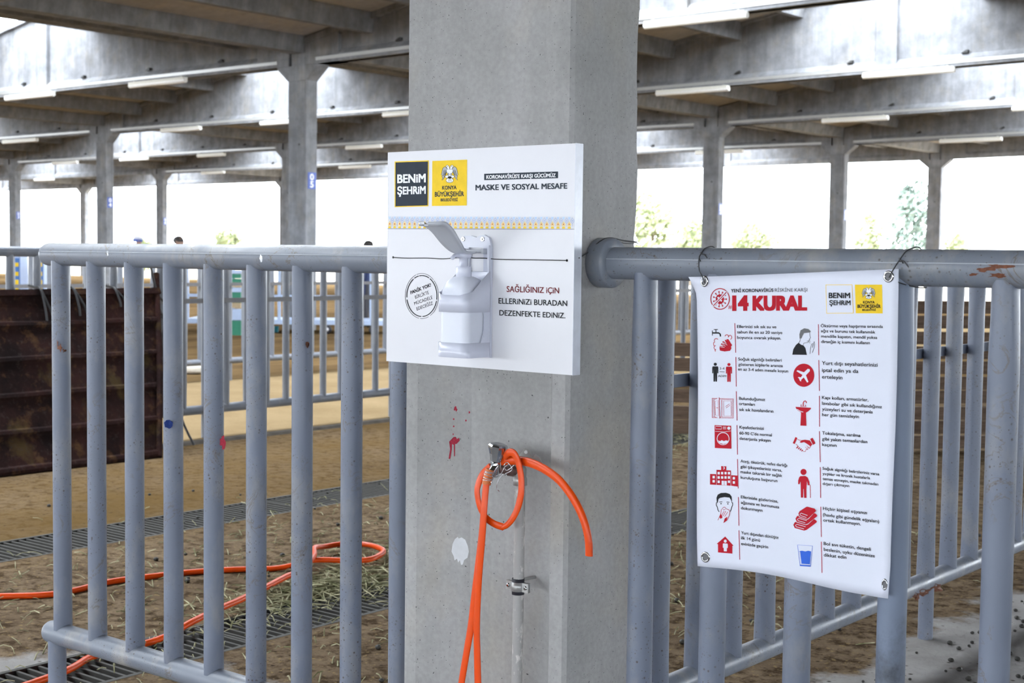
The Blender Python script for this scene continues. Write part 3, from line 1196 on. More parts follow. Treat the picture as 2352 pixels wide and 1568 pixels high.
def boards(label, a, b, h, n, seed):
    rnd = random.Random(seed)
    a, b = Vector((*a, 0)), Vector((*b, 0))
    d = (b - a).normalized()
    nn = Vector((d.y, -d.x, 0))
    t = thing('board_barrier', label, 'barrier', tuple((a + b) / 2))
    bh = h / n
    for k in range(n):
        z = k * bh + .02
        e = rnd.uniform(-.03, .03)
        p0, p1 = a + d * e, b + d * e
        tlt = rnd.uniform(-.012, .012)
        mb = MB()
        mb.prism([p0 + Vector((0, 0, z)), p1 + Vector((0, 0, z + tlt)), p1 + Vector((0, 0, z + tlt + bh * .84)), p0 + Vector((0, 0, z + bh * .84))], nn * .03, 'wood')
        mb.build('board', t)
    L = (b - a).length
    for k in range(3):
        p = a + d * (L * (.08 + .42 * k)) - nn * .045
        MB().prism([p, p + d * .06, p + d * .06 - nn * .045 * -1, p - nn * .045 * -1], (0, 0, h), 'wood').build('upright', t)
    return t


boards('low brown board barrier seen between the sign column and the poster', (-7.3, 8.95), (-5.2, 10.0), .74, 6, 2)
boards('taller brown board barrier seen between the fence posts right of the poster', (-4.75, 9.6), (-3.55, 10.9), 1.10, 10, 3)

# orange hose lying on the floor
hp = [(-5.62, 2.70), (-5.176, 3.161), (-5.067, 3.289), (-5.041, 3.402), (-5.067, 3.599), (-5.026, 3.768), (-4.97, 3.931), (-4.863, 4.108), (-4.743, 4.253), (-4.649, 4.373), (-4.528, 4.47), (-4.476, 4.553),
      (-4.535, 4.697), (-4.613, 4.755), (-4.722, 4.774), (-4.811, 4.719), (-4.829, 4.611), (-4.765, 4.488), (-4.636, 4.361), (-4.521, 4.178), (-4.496, 4.08), (-4.391, 3.845), (-4.314, 3.655), (-4.266, 3.519),
      (-4.189, 3.333), (-4.173, 3.165), (-4.17, 2.908), (-4.084, 2.73), (-4.02, 2.45), (-3.96, 2.1)]
pts = []
for k, (x, y) in enumerate(hp):
    pts.append((x, y, .013 + (.03 if 9 <= k <= 24 else 0) + (.02 if 17 <= k <= 18 else 0)))
o = MB().tube(crom(pts, 6), .0125, 10, 'orange').build('hose', at=hp[10] + (0,))
tag(o, 'bright orange hose lying looped on the pen floor behind the left fence', 'hose')


def straw(name, label, spots, seed):
    rnd = random.Random(seed)
    mb = MB()
    for cx, cy, sx, sy, n, h in spots:
        for _ in range(n):
            x, y = rnd.gauss(cx, sx), rnd.gauss(cy, sy)
            a = rnd.uniform(0, PI)
            L = rnd.uniform(.05, .19) if h > .01 else rnd.uniform(.015, .075)
            z = .004 + abs(rnd.gauss(0, h)) * math.exp(-((x - cx) / sx) ** 2 * .4 - ((y - cy) / sy) ** 2 * .4)
            w = rnd.uniform(.0013, .0034)
            dx, dy, dz = math.cos(a) * L / 2, math.sin(a) * L / 2, rnd.uniform(-.012, .02)
            m = Vector((x, y, max(.003, z + .008)))
            p0, p1 = Vector((x - dx, y - dy, max(.002, z - dz))), Vector((x + dx, y + dy, max(.002, z + dz)))
            s = Vector((-math.sin(a), math.cos(a), 0)) * w
            u = Vector((0, 0, w))
            rings = [[p + s, p + u, p - s, p - u * .5] for p in (p0, m, p1)]
            mb.loft(rings, 'straw', False, False)
    return tag(mb.build(name, at=(spots[0][0], spots[0][1], 0)), label, 'straw', kind='stuff')


straw('straw', 'green-brown hay strewn over the near drain grate and the pen floor', [(-4.36, 4.12, .12, .26, 520, .012), (-4.2, 3.75, .16, .3, 130, .006), (-4.5, 4.75, .2, .25, 230, .012), (-4.9, 3.9, .5, .8, 330, .003), (-5.2, 5.3, .5, .7, 250, .003), (-3.4, 4.3, .5, .9, 240, .003), (-4.1, 3.0, .4, .4, 70, .003)], 4)
straw('straw', 'green hay on the far drain grate, seen right of the sign column', [(-5.85, 7.75, .22, .5, 900, .03), (-6.2, 9.1, .4, .5, 500, .02), (-3.6, 6.4, .5, .9, 350, .004)], 5)

pel = MB().ball((0, 0, 0), .011, 8, 5, 'dung', (1, 1.15, .8)).mesh('dung_pellet')
rnd = random.Random(11)


def pellets(label, group, n, fn, s0=.7, s1=1.25):
    for _ in range(n):
        x, y = fn()
        s = rnd.uniform(s0, s1)
        o = bpy.data.objects.new('dung_pellet', pel)
        COL.objects.link(o)
        o.location = (x, y, .0088 * s - .001)
        o.scale = (s, s, s)
        o.rotation_euler = (0, 0, rnd.uniform(0, 3))
        tag(o, label, 'dropping', group)


pellets('small round dark dropping on the pale concrete at lower right', 'droppings on the pale concrete', 150, lambda: (-2.07 + abs(rnd.gauss(0, .45)), rnd.uniform(3.7, 6.6)), .45, .95)
pellets('dark dropping on the brown floor seen through the right front fence', 'droppings in the pen behind the right fence', 45, lambda: (rnd.uniform(-3.6, -2.25), rnd.uniform(4.1, 7.2)))
pellets('dark dropping on the brown pen floor behind the left front fence', 'droppings behind the left fence', 90, lambda: (rnd.uniform(-7.2, -3.2), rnd.uniform(3.2, 8.0)), .5, 1.1)
pellets('dark dropping in the small clump by the orange hose', 'droppings clumped by the hose', 9, lambda: (rnd.gauss(-4.90, .035), rnd.gauss(3.84, .03)), .9, 1.3)

# ------------------------------------------------------------------ sign board on the column
YS = YP - .027
ssurf = lambda x, y, l: onY(x, y, YS - l)
sx0, sx1, sz0, sz1 = onY(889, 600, YS).x, onY(1318, 600, YS).x, onY(889, 829, YS).z, onY(890, 350, YS).z
sign = thing('sign_board', 'square white sign board on the column, with city logos and a hand sanitizer', 'sign', ((sx0 + sx1) / 2, YS + .013, sz0))
mb = MB()
mb.box((sx0, YS, sz0), (sx1, YP - .001, sz1), 'white')
mb.build('board', sign)
MB().box((sx1, YS - .0005, sz0 - .0005), (sx1 + .0012, YP - .001, sz1 + .0005), 'edge').build('edge_band', sign)
pr = Print(ssurf)
pr.poly([(906.4, 370.7), (985, 368), (984, 473.6), (906.4, 475.7)], 'yellow', 0)
pr.poly([(908.4, 373), (983, 370.6), (982, 471.4), (908.4, 473.6)], 'navy', 1)
pr.text('BENiM', (912.4, 420), (977.9, 418), 20, 'inkw', .035, 2).text('ŞEHRiM', (912.4, 446.5), (977.9, 444.3), 18, 'inkw', .035, 2)
tag(pr.build('logo', sign), 'charcoal square logo reading BENiM ŞEHRiM')
pr.poly([(993, 369.6), (1072.9, 366.4), (1072, 471.8), (992, 472.9)], 'yellow', 0)
eagle(pr, 1032.9, 399, 38, 40, 1)
pr.text('KONYA', (1015.6, 435.4), (1048.6, 434.4), 9, 'navy', .03, 1).text('BÜYÜKŞEHİR', (998.6, 451.4), (1065.6, 450), 11, 'navy', .03, 1).text('BELEDİYESİ', (1012, 462.2), (1051.4, 461.6), 6.8, 'navy', .03, 1)
tag(pr.build('logo', sign), 'yellow city logo with a double-headed eagle')
pr.poly([(1112, 399), (1281.8, 393.6), (1281.8, 409), (1112, 413.6)], 'navy', 0)
pr.text("KORONAVİRÜS'E KARŞI GÜCÜMÜZ", (1117, 410.5), (1276.4, 406.4), 8.6, 'inkw', .03, 1)
pr.text('MASKE VE SOSYAL MESAFE', (1092, 437), (1302.9, 432.9), 13.2, 'navy', .028)
pr.build('lettering', sign)
pr.text('SAĞLIĞINIZ iÇiN', (1163.6, 670), (1284.3, 673.6), 14, 'darkred', .016)
pr.build('lettering', sign)
pr.text('ELLERiNiZi BURADAN', (1145, 696.8), (1302.9, 702.9), 13.4, 'black', .016).text('DEZENFEKTE EDiNiZ.', (1147, 724), (1298.6, 730.7), 13.0, 'black', .016)
pr.build('lettering', sign)
# round stamp
for a0, a1 in ((-100, -62), (-58, 10), (14, 88), (92, 170), (176, 236), (240, 258)):
    pr.ring((969, 679.6), 34.5, 47, 2.0, 'black', 0, 24, a0, a1)
for a0, a1 in ((-108, -46), (-43, 60), (66, 96), (100, 250)):
    pr.ring((969, 679.6), 38.2, 51.8, .9, 'black', 0, 30, a0, a1)
u = (-.20, -.965)
pr.text('PANİK YOK!', (943.3, 675.9), (990, 657.5), 8.2, 'black', .025, 0, u).text('BİRLİKTE', (954, 686.2), (985.4, 674.7), 8, 'black', -.004, 0, u)
pr.text('MÜCADELE', (952, 700.7), (993.8, 685.8), 8, 'black', -.004, 0, u).text('EDECEĞİZ', (957.5, 713), (994.6, 699.2), 8, 'black', -.004, 0, u)
pr.build('stamp', sign)
# tile-pattern band
for k in range(36):
    f = (k + .35) / 35.4
    x = 891 + 430 * (f * .93 + f * f * .07)
    if x > 1319:
        break
    w = 5.4 + 1.0 * f
    b = 524.6 + 1.0 * f
    pr.poly([(x - w * .55, b - .8), (x - w * .55, b - 4.5), (x + w * .55, b - 4.5), (x + w * .55, b - .8)], 'yellow', 0)
    pr.poly([(x, b - 17.5), (x + w * .72, b - 10.5), (x + w * .5, b - 6), (x, b - 4.6), (x - w * .5, b - 6), (x - w * .72, b - 10.5)], 'bandy', 1)
    pr.disc((x, b - 10.5), 1.1, 1.4, 'red', 2, 8)
    pr.poly([(x - w * .42, b - 28.5), (x, b - 26.5), (x + w * .42, b - 28.5), (x + w * .3, b - 23), (x, b - 20.5), (x - w * .3, b - 23)], 'bandc', 1)
    x2 = x + w * 1.13
    if x2 < 1319:
        pr.ring((x2, b - 18.5), w * .58, 5, 1.0, 'bandb', 1, 14)
        pr.disc((x2, b - 18.5), 1.5, 2, 'bandb', 1, 8)
        pr.strip([(x2, b - 13.5), (x2, b - 6)], .9, 'bandb', 1)
        pr.strip([(x2, b - 23.5), (x2, b - 27)], .8, 'bandb', 1)
pr.strip([(890.8, 525), (1319, 526.2)], .9, 'navy', 1)
tag(pr.build('border_pattern', sign), 'band of blue and yellow tile motifs')

# ------------------------------------------------------------------ sanitizer dispenser
DX, DY, DZ = -2.058, YS, 1.176
disp = thing('sanitizer_dispenser', 'white elbow-lever hand sanitizer dispenser mounted on the sign board', 'dispenser', (DX, DY, DZ))


def D(x, o, z):
    return Vector((DX + x, DY - o, DZ + z))


W2 = .0455
# back plate with a squared opening
mb = MB()
out = [(-W2, 0), (W2, 0), (W2, .245), (W2 - .006, .262), (W2 - .02, .268), (.012, .266), (.004, .262), (-.012, .266), (-W2 + .014, .266), (-W2 + .004, .256), (-W2, .235)]
ring = [(-.018, .188), (.024, .188), (.024, .245), (-.018, .245)]
for a, b in ((((-W2, 0), (W2, .188)), None), (((-W2, .188), (-.018, .240)), None), (((.024, .188), (W2, .240)), None)):
    (x0, z0), (x1, z1) = a
    mb.prism([D(x0, .0005, z0), D(x1, .0005, z0), D(x1, .0005, z1), D(x0, .0005, z1)], (0, -.006, 0), 'plastic')
mb.prism([D(x, .0005, z) for x, z in [(-W2, .240), (W2, .240)] + out[2:-1]], (0, -.007, 0), 'plastic')
mb.prism([D(W2 - .0045, .0066, .145), D(W2 - .0006, .0066, .145), D(W2 - .0006, .0066, .245), D(W2 - .0045, .0066, .245)], (0, -.007, 0), 'plastic')
mb.build('back_plate', disp)


def rrect(x0, x1, o0, o1, z, r, n=5):
    pts = []
    for cx, co, a0 in ((x1 - r, o1 - r, 0), (x0 + r, o1 - r, 90), (x0 + .002, o0 + .002, 180), (x1 - .002, o0 + .002, 270)):
        rr = r if o1 - r == co else .002
        for k in range(n + 1):
            a = math.radians(a0 + 90 * k / n)
            pts.append(D(cx + rr * math.cos(a), co + rr * math.sin(a), z))
    return pts


# holder: floor tray, front band and side cheeks
mb = MB()
mb.loft([rrect(-W2, W2, .0068, .084, 0.002, .018), rrect(-W2, W2, .0068, .086, .006, .02), rrect(-W2, W2, .0068, .086, .034, .02), rrect(-W2 + .002, W2 - .002, .008, .083, .034, .018)], 'plastic', True)
bl = []
n = len(rrect(0, .1, 0, .1, 0, .02))
base = rrect(-W2, W2, .0068, .086, 0, .02)
inner = rrect(-W2 + .0025, W2 - .0025, .0080, .0835, 0, .018)


def zt_(p):
    o = DY - p.y
    x = p.x - DX
    f = min(1, max(0, (.075 - o) / .06))
    return .134 + .010 * (x / W2) ** 2 + .045 * f * f


mb.loft([[Vector((p.x, p.y, DZ + .100)) for p in base], [Vector((p.x, p.y, DZ + zt_(p))) for p in base], [Vector((p.x, p.y, DZ + zt_(p))) for p in inner], [Vector((p.x, p.y, DZ + .100)) for p in inner]], 'plastic', True, False, True)
for sx in (-1, 1):
    xa, xb = (W2 - .003, W2 - .0006) if sx > 0 else (-W2 + .0006, -W2 + .003)
    mb.prism([D(xa, .0072, .03), D(xa, .040, .03), D(xa, .030, .048), D(xa, .026, .060), D(xa, .026, .096), D(xa, .034, .103), D(xa, .0072, .103)], (xb - xa, 0, 0), 'plastic')
mb.build('holder', disp)
# bottle
mb = MB()
prof = [(.012, 1), (.035, 1), (.115, 1), (.135, .99), (.150, .93), (.163, .80), (.171, .62), (.176, .42), (.178, .30)]
R = []
for z, s in prof:
    rr = rrect(-.041, .041, .006, .081, z, .016)
    c = D(0, .044, z)
    R.append([c + (p - c) * s for p in rr])
mb.loft(R, 'bottle', True)
tag(mb.build('bottle', disp), 'translucent white bottle')
mb = MB()
mb.loft([ringpts(D(0, .044, z), r, 'z', 24) for z, r in ((.174, .0165), (.176, .0172), (.196, .0172), (.199, .0165), (.199, .010), (.216, .010), (.217, .016), (.222, .0185), (.226, .0185), (.227, .01))], 'plastic', True)
mb.tube([D(0, .05, .222), D(0, .075, .222), D(0, .083, .216)], .0045, 10, 'plastic')
mb.build('pump', disp)
# elbow lever: a spoon-shaped paddle curving out and up
mb = MB()
path = crom([D(0, .012, .232), D(0, .035, .229), D(0, .062, .232), D(0, .088, .250), D(0, .116, .275), D(0, .142, .288), D(0, .166, .287)], 5)
rings = []
N = len(path)
for k, p in enumerate(path):
    f = k / (N - 1)
    w = .011 + .009 * min(1, f * 2.2) + .013 * math.sin(PI * min(1, max(0, (f - .3) / .9)) * .62)
    if f > .86:
        w *= math.sqrt(max(.03, 1 - ((f - .86) / .14) ** 2))
    t = (path[min(k + 1, N - 1)] - path[max(k - 1, 0)]).normalized()
    nn = Vector((1, 0, 0)).cross(t).normalized()
    th = .0035
    rim = .005 * min(1, f * 2)
    row = []
    for q in (-1, -.93, -.8, -.4, 0, .4, .8, .93, 1):
        row.append(p + Vector((q * w, 0, 0)) + nn * (-rim if abs(q) > .88 else 0))
    for q in (1, .5, 0, -.5, -1):
        row.append(p + Vector((q * w, 0, 0)) + nn * th)
    rings.append(row)
mb.loft(rings, 'lever', True)
mb.tube([D(-.030, .012, .232), D(.030, .012, .232)], .004, 10, 'lever')
for sx in (-1, 1):
    mb.box(tuple(D(sx * .03 - .003, .018, .226)), tuple(D(sx * .03 + .003, .006, .238)), 'lever')
mb.build('elbow_lever', disp)
for x in (-.0335, .0225):
    mb = MB()
    c = D(x, .0076, .2585)
    mb.loft([ringpts(c, r, 'y', 14) for r in (.0055,)] + [ringpts(c - Vector((0, .002, 0)), .0045, 'y', 14)], 'chrome', True)
    mb.box((c.x - .003, c.y - .0024, c.z - .0007), (c.x + .003, c.y - .0019, c.z + .0007), 'black').box((c.x - .0007, c.y - .0025, c.z - .003), (c.x + .0007, c.y - .0019, c.z + .003), 'black')
    mb.build('screw', disp)

# wire across the board and round the column to the fence collar
wp = [onY(x, y, YS - .002) for x, y in ((902, 590.7), (930, 592.5), (980, 592.5), (1020, 594))]
wp += [D(-.03, .008, .207 + .012), D(0, .0095, .217), D(.03, .0095, .217)] + [onY(x, y, YS - .002) for x, y in ((1150, 595.5), (1230, 596.6), (1301, 598))]
w2 = [(sx1 + .002, YS + .015, ZR + .010), onX(1352, 578, PX1 + .004), (PX1 + .022, YF - .030, ZR + .046), (PX1 + .020, YF + .01, ZR + .0545), (PX1 + .014, YF + .07, ZR + .050), (PX1 + .006, YB - .01, ZR + .047), (PX1 - .02, YB + .006, ZR + .046)]
w3 = [(PX1 + .020, YF + .03, ZR + .050), (PX1 + .010, YF + .08, ZR + .044), (PX1 + .004, YB, ZR + .044)]
mb = MB()
mb.tube(crom(wp, 6), .0011, 6, 'wire')
o = mb.build('binding_wire', at=wp[0])
tag(o, 'thin black wire strung across the sign board from hole to hole', 'wire')
for q in (wp[0], wp[-1]):
    m2 = MB()
    m2.loft([ringpts((q[0], YS - .0005, q[2]), r, 'y', 12) for r in (.0028, .0001)], 'black', False)
    m2.build('wire_hole', sign)
o = MB().tube(crom(w2, 8), .0012, 6, 'wire').tube(crom(w3, 6), .0009, 6, 'wire').build('binding_wire', at=w2[0])
tag(o, 'thin black wire from the sign board edge over the fence collar', 'wire')

# ------------------------------------------------------------------ poster
YB_ = 2.505


def wave(x, z):
    u, v = (x + 1.547) / .43, (z - .775) / .6
    return .004 * math.sin(u * 7.5 + v * 2.0) + .0035 * math.sin(v * 6.5 + .6) + .012 * max(0, .12 - u) / .12 * max(0, v - .9) / .1 + .008 * max(0, u - .9) * 10 * max(0, .1 - v) * 10


def bsurf(px, py, l):
    p = onY(px, py, YB_)
    for _ in range(2):
        p = onY(px, py, YB_ - wave(p.x, p.z) - l)
    return p


TL, TR, BR, BLc = onY(1603, 636, YB_), onY(2065, 617.5, YB_), onY(2047, 1369, YB_), onY(1604, 1297, YB_)
ban = thing('poster', 'white vinyl health poster with red pictograms, wired to the right front fence', 'poster', ((TL.x + TR.x) / 2, YB_, BLc.z))
NU, NV = 28, 36
fr, bk = [], []
for b in range(NV + 1):
    v = b / NV
    for a in range(NU + 1):
        u = a / NU
        p = (BLc * (1 - u) + BR * u) * (1 - v) + (TL * (1 - u) + TR * u) * v
        if v < .08:
            p.z += .008 * math.sin(u * PI * 2.0 - .4) * (1 - v / .08) * .6
        if v > .95 and u < .05:
            p.x -= .012 * (v - .95) / .05 * (1 - u / .05)
        y = YB_ - wave(p.x, p.z)
        fr.append(Vector((p.x, y, p.z)))
        bk.append(Vector((p.x, y + .0012, p.z)))
mb = MB()
fs = [(b * (NU + 1) + a, b * (NU + 1) + a + 1, (b + 1) * (NU + 1) + a + 1, (b + 1) * (NU + 1) + a) for b in range(NV) for a in range(NU)]
o_ = len(fr)
fs2 = [tuple(o_ + i for i in reversed(f)) for f in fs]
rim = [a for a in range(NU)] + [NU + (NU + 1) * b for b in range(NV)] + [NV * (NU + 1) + NU - a for a in range(NU)] + [(NU + 1) * (NV - b) for b in range(NV)]
fs3 = [(rim[(k + 1) % len(rim)], rim[k], o_ + rim[k], o_ + rim[(k + 1) % len(rim)]) for k in range(len(rim))]
mb.add(fr + bk, fs + fs2 + fs3, 'vinyl', True)
mb.build('sheet', ban)
for px, py, rx, rz in ((1618, 646, .0085, .0115), (2041, 635, .0105, .0112), (1620.5, 1279, .0105, .0112), (2032, 1342, .0058, .0112)):
    c = bsurf(px, py, .0004)
    mb = MB()
    R = []
    for r, h in ((1.0, 0), (.95, .0014), (.75, .002), (.6, .0012), (.58, 0)):
        R.append([Vector((c.x + rx * r * math.cos(2 * PI * k / 24), c.y - h, c.z + rz * r * math.sin(2 * PI * k / 24))) for k in range(24)])
    mb.loft(R, 'chrome', True, False)
    mb.add([Vector((c.x + rx * .6 * math.cos(2 * PI * k / 24), c.y - .0003, c.z + rz * .6 * math.sin(2 * PI * k / 24))) for k in range(24)], [tuple(range(24))], 'bar')
    mb.build('eyelet', ban)

A = Print(bsurf, 1580, 560, 3.5627)
B = (1580, 960, 3.5627)
A.text('YENİ KORONAVİRÜS', (352, 396), (700, 391), 28, 'black', .028).text('RİSKİNE KARŞI', (712, 391), (978, 389), 29, 'black', 0)
A.text('#', (330, 530), (360, 530), 34, 'red', .0)
A.text('14', (362, 541), (497, 540), 120, 'red', .065).text('KURAL', (528, 540), (976, 539), 118, 'red', .06)
tag(A.build('lettering', ban), 'big red 14 KURAL heading')
A.poly([(1127, 333), (1345, 332), (1356, 568), (1134, 569)], 'yellow', 0).poly([(1131, 337), (1341, 336), (1351, 564), (1138, 565)], 'vinyl', 1)
A.text('BENiM', (1152, 443), (1328, 443), 46, 'black', .03, 2).text('ŞEHRiM', (1157, 500), (1332, 500), 40, 'black', .03, 2)
tag(A.build('logo', ban), 'yellow outlined logo reading BENiM ŞEHRiM')
A.poly([(1366, 333), (1589, 333), (1594, 569), (1374, 567)], 'yellow', 0)
eagle(A, 1479, 402, 108, 92, 1)
A.text('KONYA', (1433, 487), (1528, 487), 22, 'black', .03, 1).text('BÜYÜKŞEHİR', (1388, 523), (1577, 523), 28, 'black', .03, 1).text('BELEDİYESİ', (1427, 547), (1538, 547), 16, 'black', .03, 1)
tag(A.build('logo', ban), 'yellow city logo with a double-headed eagle')

TXT = [
 (0, [('Ellerinizi sık sık su ve', 402, 687, 724, 690, 25), ('sabun ile en az 20 saniye', 403, 731, 773, 737, 25), ('boyunca ovarak yıkayın.', 403, 776, 763, 782, 25)]),
 (0, [('Soğuk algınlığı belirtileri', 412, 953, 768, 963, 25), ('gösteren kişilerle aranıza', 413, 996, 777, 1008, 25), ('en az 3-4 adım mesafe koyun', 410, 1035, 820, 1052, 25)]),
 (0, [('Bulunduğunuz', 418, 1275, 632, 1285, 26), ('ortamları', 418, 1317, 549, 1325, 26), ('sık sık havalandırın', 420, 1365, 700, 1380, 26)]),
 (1, [('Kıyafetlerinizi', 421, 85, 620, 96, 25), ("60-90 C'de normal", 421, 133, 687, 149, 25), ('deterjanla yıkayın', 422, 176, 677, 194, 25)]),
 (1, [('Ateş, öksürük, nefes darlığı', 430, 362, 812, 398, 25), ('gibi şikayetleriniz varsa,', 430, 406, 770, 438, 25), ('maske takarak bir sağlık', 430, 449, 772, 482, 25), ('kuruluşuna başvurun', 431, 495, 733, 524, 25)]),
 (1, [('Ellerinizle gözlerinize,', 433, 655, 738, 692, 25), ('ağzınıza ve burnunuza', 434, 700, 747, 738, 25), ('dokunmayın', 434, 745, 611, 766, 25)]),
 (1, [('Yurt dışından dönüşte', 435, 948, 742, 988, 26), ('ilk 14 günü', 435, 990, 591, 1011, 26), ('evinizde geçirin', 436, 1037, 657, 1066, 26)]),
 (0, [('Öksürme veya hapşırma sırasında', 1087, 681, 1596, 687, 25), ('ağız ve burunu tek kullanımlık', 1089, 722, 1533, 733, 25), ('mendille kapatın, mendil yoksa', 1090, 766, 1550, 777, 25), ('dirseğin iç kısmını kullanın', 1090, 810, 1490, 820, 25)]),
 (0, [('Yurt dışı seyahatlerinizi', 1096, 988, 1553, 1004, 31), ('iptal edin ya da', 1097, 1046, 1395, 1055, 31), ('erteleyin', 1097, 1100, 1265, 1108, 31)]),
 (0, [('Kapı kolları, armatürler,', 1097, 1268, 1477, 1288, 27), ('lavabolar gibi sık kullandığınız', 1097, 1315, 1588, 1345, 27), ('yüzeyleri su ve deterjanla', 1098, 1362, 1513, 1387, 27), ('her gün temizleyin', 1098, 1408, 1400, 1425, 27)]),
 (1, [('Tokalaşma, sarılma', 1098, 133, 1413, 154, 27), ('gibi yakın temaslardan', 1098, 181, 1469, 205, 27), ('kaçının', 1098, 227, 1216, 235, 27)]),
 (1, [('Soğuk algınlığı belirtileriniz varsa', 1101, 421, 1567, 468, 24), ('yaşlılar ve kronik hastalarla', 1101, 464, 1491, 500, 24), ('temas etmeyin, maske takmadan', 1102, 505, 1559, 551, 24), ('dışarı çıkmayın', 1102, 545, 1321, 564, 24)]),
 (1, [('Hiçbir kişisel eşyanızı', 1105, 750, 1465, 786, 27), ('(havlu gibi gündelik eşyaları)', 1105, 800, 1565, 857, 27), ('ortak kullanmayın.', 1107, 845, 1415, 877, 27)]),
 (1, [('Bol sıvı tüketin, dengeli', 1111, 1037, 1497, 1085, 28), ('beslenin, uyku düzeninize', 1112, 1085, 1530, 1140, 28), ('dikkat edin', 1112, 1130, 1297, 1151, 28)])]
for half, rows in TXT:
    A.at(1580, 560 if half == 0 else 960, 3.5627)
    for body, xa, y0, xb, y1, cap in rows:
        A.text(body, (xa, y0), (xb, y1), cap, 'black', .018)
    A.build('lettering', ban)
for half, x0, y0, x1, y1 in ((0, 384, 648, 391, 890), (0, 392, 925, 396, 1167), (0, 396, 1205, 402, 1445), (1, 401, 57, 406, 298), (1, 406, 335, 411, 575), (1, 413, 645, 418, 880), (1, 418, 917, 424, 1157),
                             (0, 1068, 657, 1071, 910), (0, 1071, 950, 1076, 1202), (0, 1076, 1242, 1077, 1495), (1, 1076, 107, 1083, 360), (1, 1083, 400, 1086, 652), (1, 1087, 725, 1092, 972), (1, 1092, 1010, 1097, 1265)):
    A.at(1580, 560 if half == 0 else 960, 3.5627)
    n = 6
    A.strip([(x0 + (x1 - x0) * k / n, y0 + (y1 - y0) * k / n) for k in range(n + 1)], 6, 'rule')
    A.build('rule_line', ban)


def pict(half, lab):
    A.at(1580, 560 if half == 0 else 960, 3.5627)
    tag(A.build('pictogram', ban), lab)


def half(h):
    A.at(1580, 560 if h == 0 else 960, 3.5627)
    return A


def figure(p, cx, top, h, w, mat):
    """standing pictogram person"""
    p.disc((cx, top + h * .08), w * .26, h * .08, mat)
    p.poly([(cx - w * .42, top + h * .19), (cx + w * .42, top + h * .19), (cx + w * .5, top + h * .25), (cx + w * .5, top + h * .56), (cx + w * .34, top + h * .56), (cx + w * .30, top + h * .33), (cx + w * .28, top + h), (cx + w * .04, top + h), (cx, top + h * .6),
            (cx - w * .04, top + h), (cx - w * .28, top + h), (cx - w * .30, top + h * .33), (cx - w * .34, top + h * .56), (cx - w * .5, top + h * .56), (cx - w * .5, top + h * .25)], mat)


p = half(0)                                                             # crossed-out virus
p.ring((263, 450), 76, 85, 7, 'red', 1, 40)
p.disc((262, 452), 34, 40, 'red', 0, 20)
for k in range(11):
    a = 2 * PI * k / 11
    p.strip([(262 + 30 * math.cos(a), 452 + 36 * math.sin(a)), (262 + 50 * math.cos(a), 452 + 58 * math.sin(a))], 5, 'red', 0)
    p.disc((262 + 52 * math.cos(a), 452 + 60 * math.sin(a)), 6, 7, 'red', 0, 10)
for dx, dy in ((-14, -12), (10, 12), (14, -14)):
    p.disc((262 + dx, 452 + dy), 7, 8, 'vinyl', 1, 10)
p.strip([(205, 508), (318, 392)], 20, 'vinyl', 2).strip([(208, 506), (316, 394)], 7, 'red', 3)
pict(0, 'crossed-out virus symbol')
p = half(0)                                                             # tap and washing hands
p.strip([(200, 708), (200, 750)], 6, 'black').strip([(203, 728), (252, 728), (264, 738), (267, 757)], 12, 'black').strip([(212, 700), (245, 700)], 6, 'black').strip([(229, 700), (229, 728)], 7, 'black')
p.poly([(258, 850), (262, 835), (290, 838), (268, 822), (276, 812), (302, 826), (280, 800), (292, 795), (318, 818), (300, 786), (314, 784), (336, 806), (352, 832), (356, 856), (345, 874), (300, 880), (262, 872)], 'red')
p.poly([(314, 780), (330, 778), (362, 828), (354, 838)], 'red', 1)
for q in ((264, 843, 300, 846), (274, 823, 308, 836), (290, 806, 322, 828)):
    p.strip([(q[0], q[1]), (q[2], q[3])], 3, 'vinyl', 2)
for c, rx, ry, a0, a1 in (((318, 756), 14, 13, 180, 400), ((346, 764), 12, 17, 200, 440), ((232, 790), 16, 16, 150, 330), ((220, 818), 11, 16, 80, 280), ((228, 848), 14, 16, 100, 270), ((232, 872), 10, 8, 120, 260)):
    p.ring(c, rx, ry, 5, 'red', 0, 14, a0, a1)
pict(0, 'tap and washing hands symbol')
p = half(0)                                                             # keep three to four steps apart
figure(p, 224, 972, 154, 50, 'black')
figure(p, 336, 974, 154, 50, 'red')
p.text('3-4', (260, 1028), (299, 1028), 20, 'black', .01).strip([(258, 1045), (300, 1047)], 4, 'black').text('ADIM', (247, 1088), (314, 1089), 17, 'black', .01)
pict(0, 'black and red standing figures 3-4 steps apart')
p = half(0)                                                             # open window
p.strip([(198, 1262), (370, 1268), (371, 1424), (198, 1420)], 5, 'red', 0, True).strip([(206, 1270), (362, 1276), (363, 1416), (206, 1412)], 3, 'red', 0, True)
p.poly([(214, 1276), (256, 1256), (260, 1428), (218, 1414)], 'vinyl', 1).strip([(214, 1276), (256, 1256), (260, 1428), (218, 1414)], 4, 'red', 2, True).strip([(222, 1288), (248, 1278), (250, 1408), (226, 1400)], 3, 'red', 2, True)
p.strip([(276, 1276), (277, 1414)], 4, 'red').strip([(292, 1284), (354, 1286), (355, 1408), (293, 1406)], 3, 'red', 0, True).strip([(308, 1330), (340, 1308)], 3, 'red').strip([(312, 1342), (344, 1320)], 3, 'red').strip([(232, 1340), (246, 1340)], 4, 'red', 2)
pict(0, 'open window symbol')
p = half(1)                                                             # washing machine
p.poly([(218, 57), (354, 62), (356, 250), (220, 244)], 'red')
p.strip([(226, 66), (274, 68), (274, 90), (226, 88)], 4, 'vinyl', 1, True).disc((335, 82), 13, 13, 'vinyl', 1, 16)
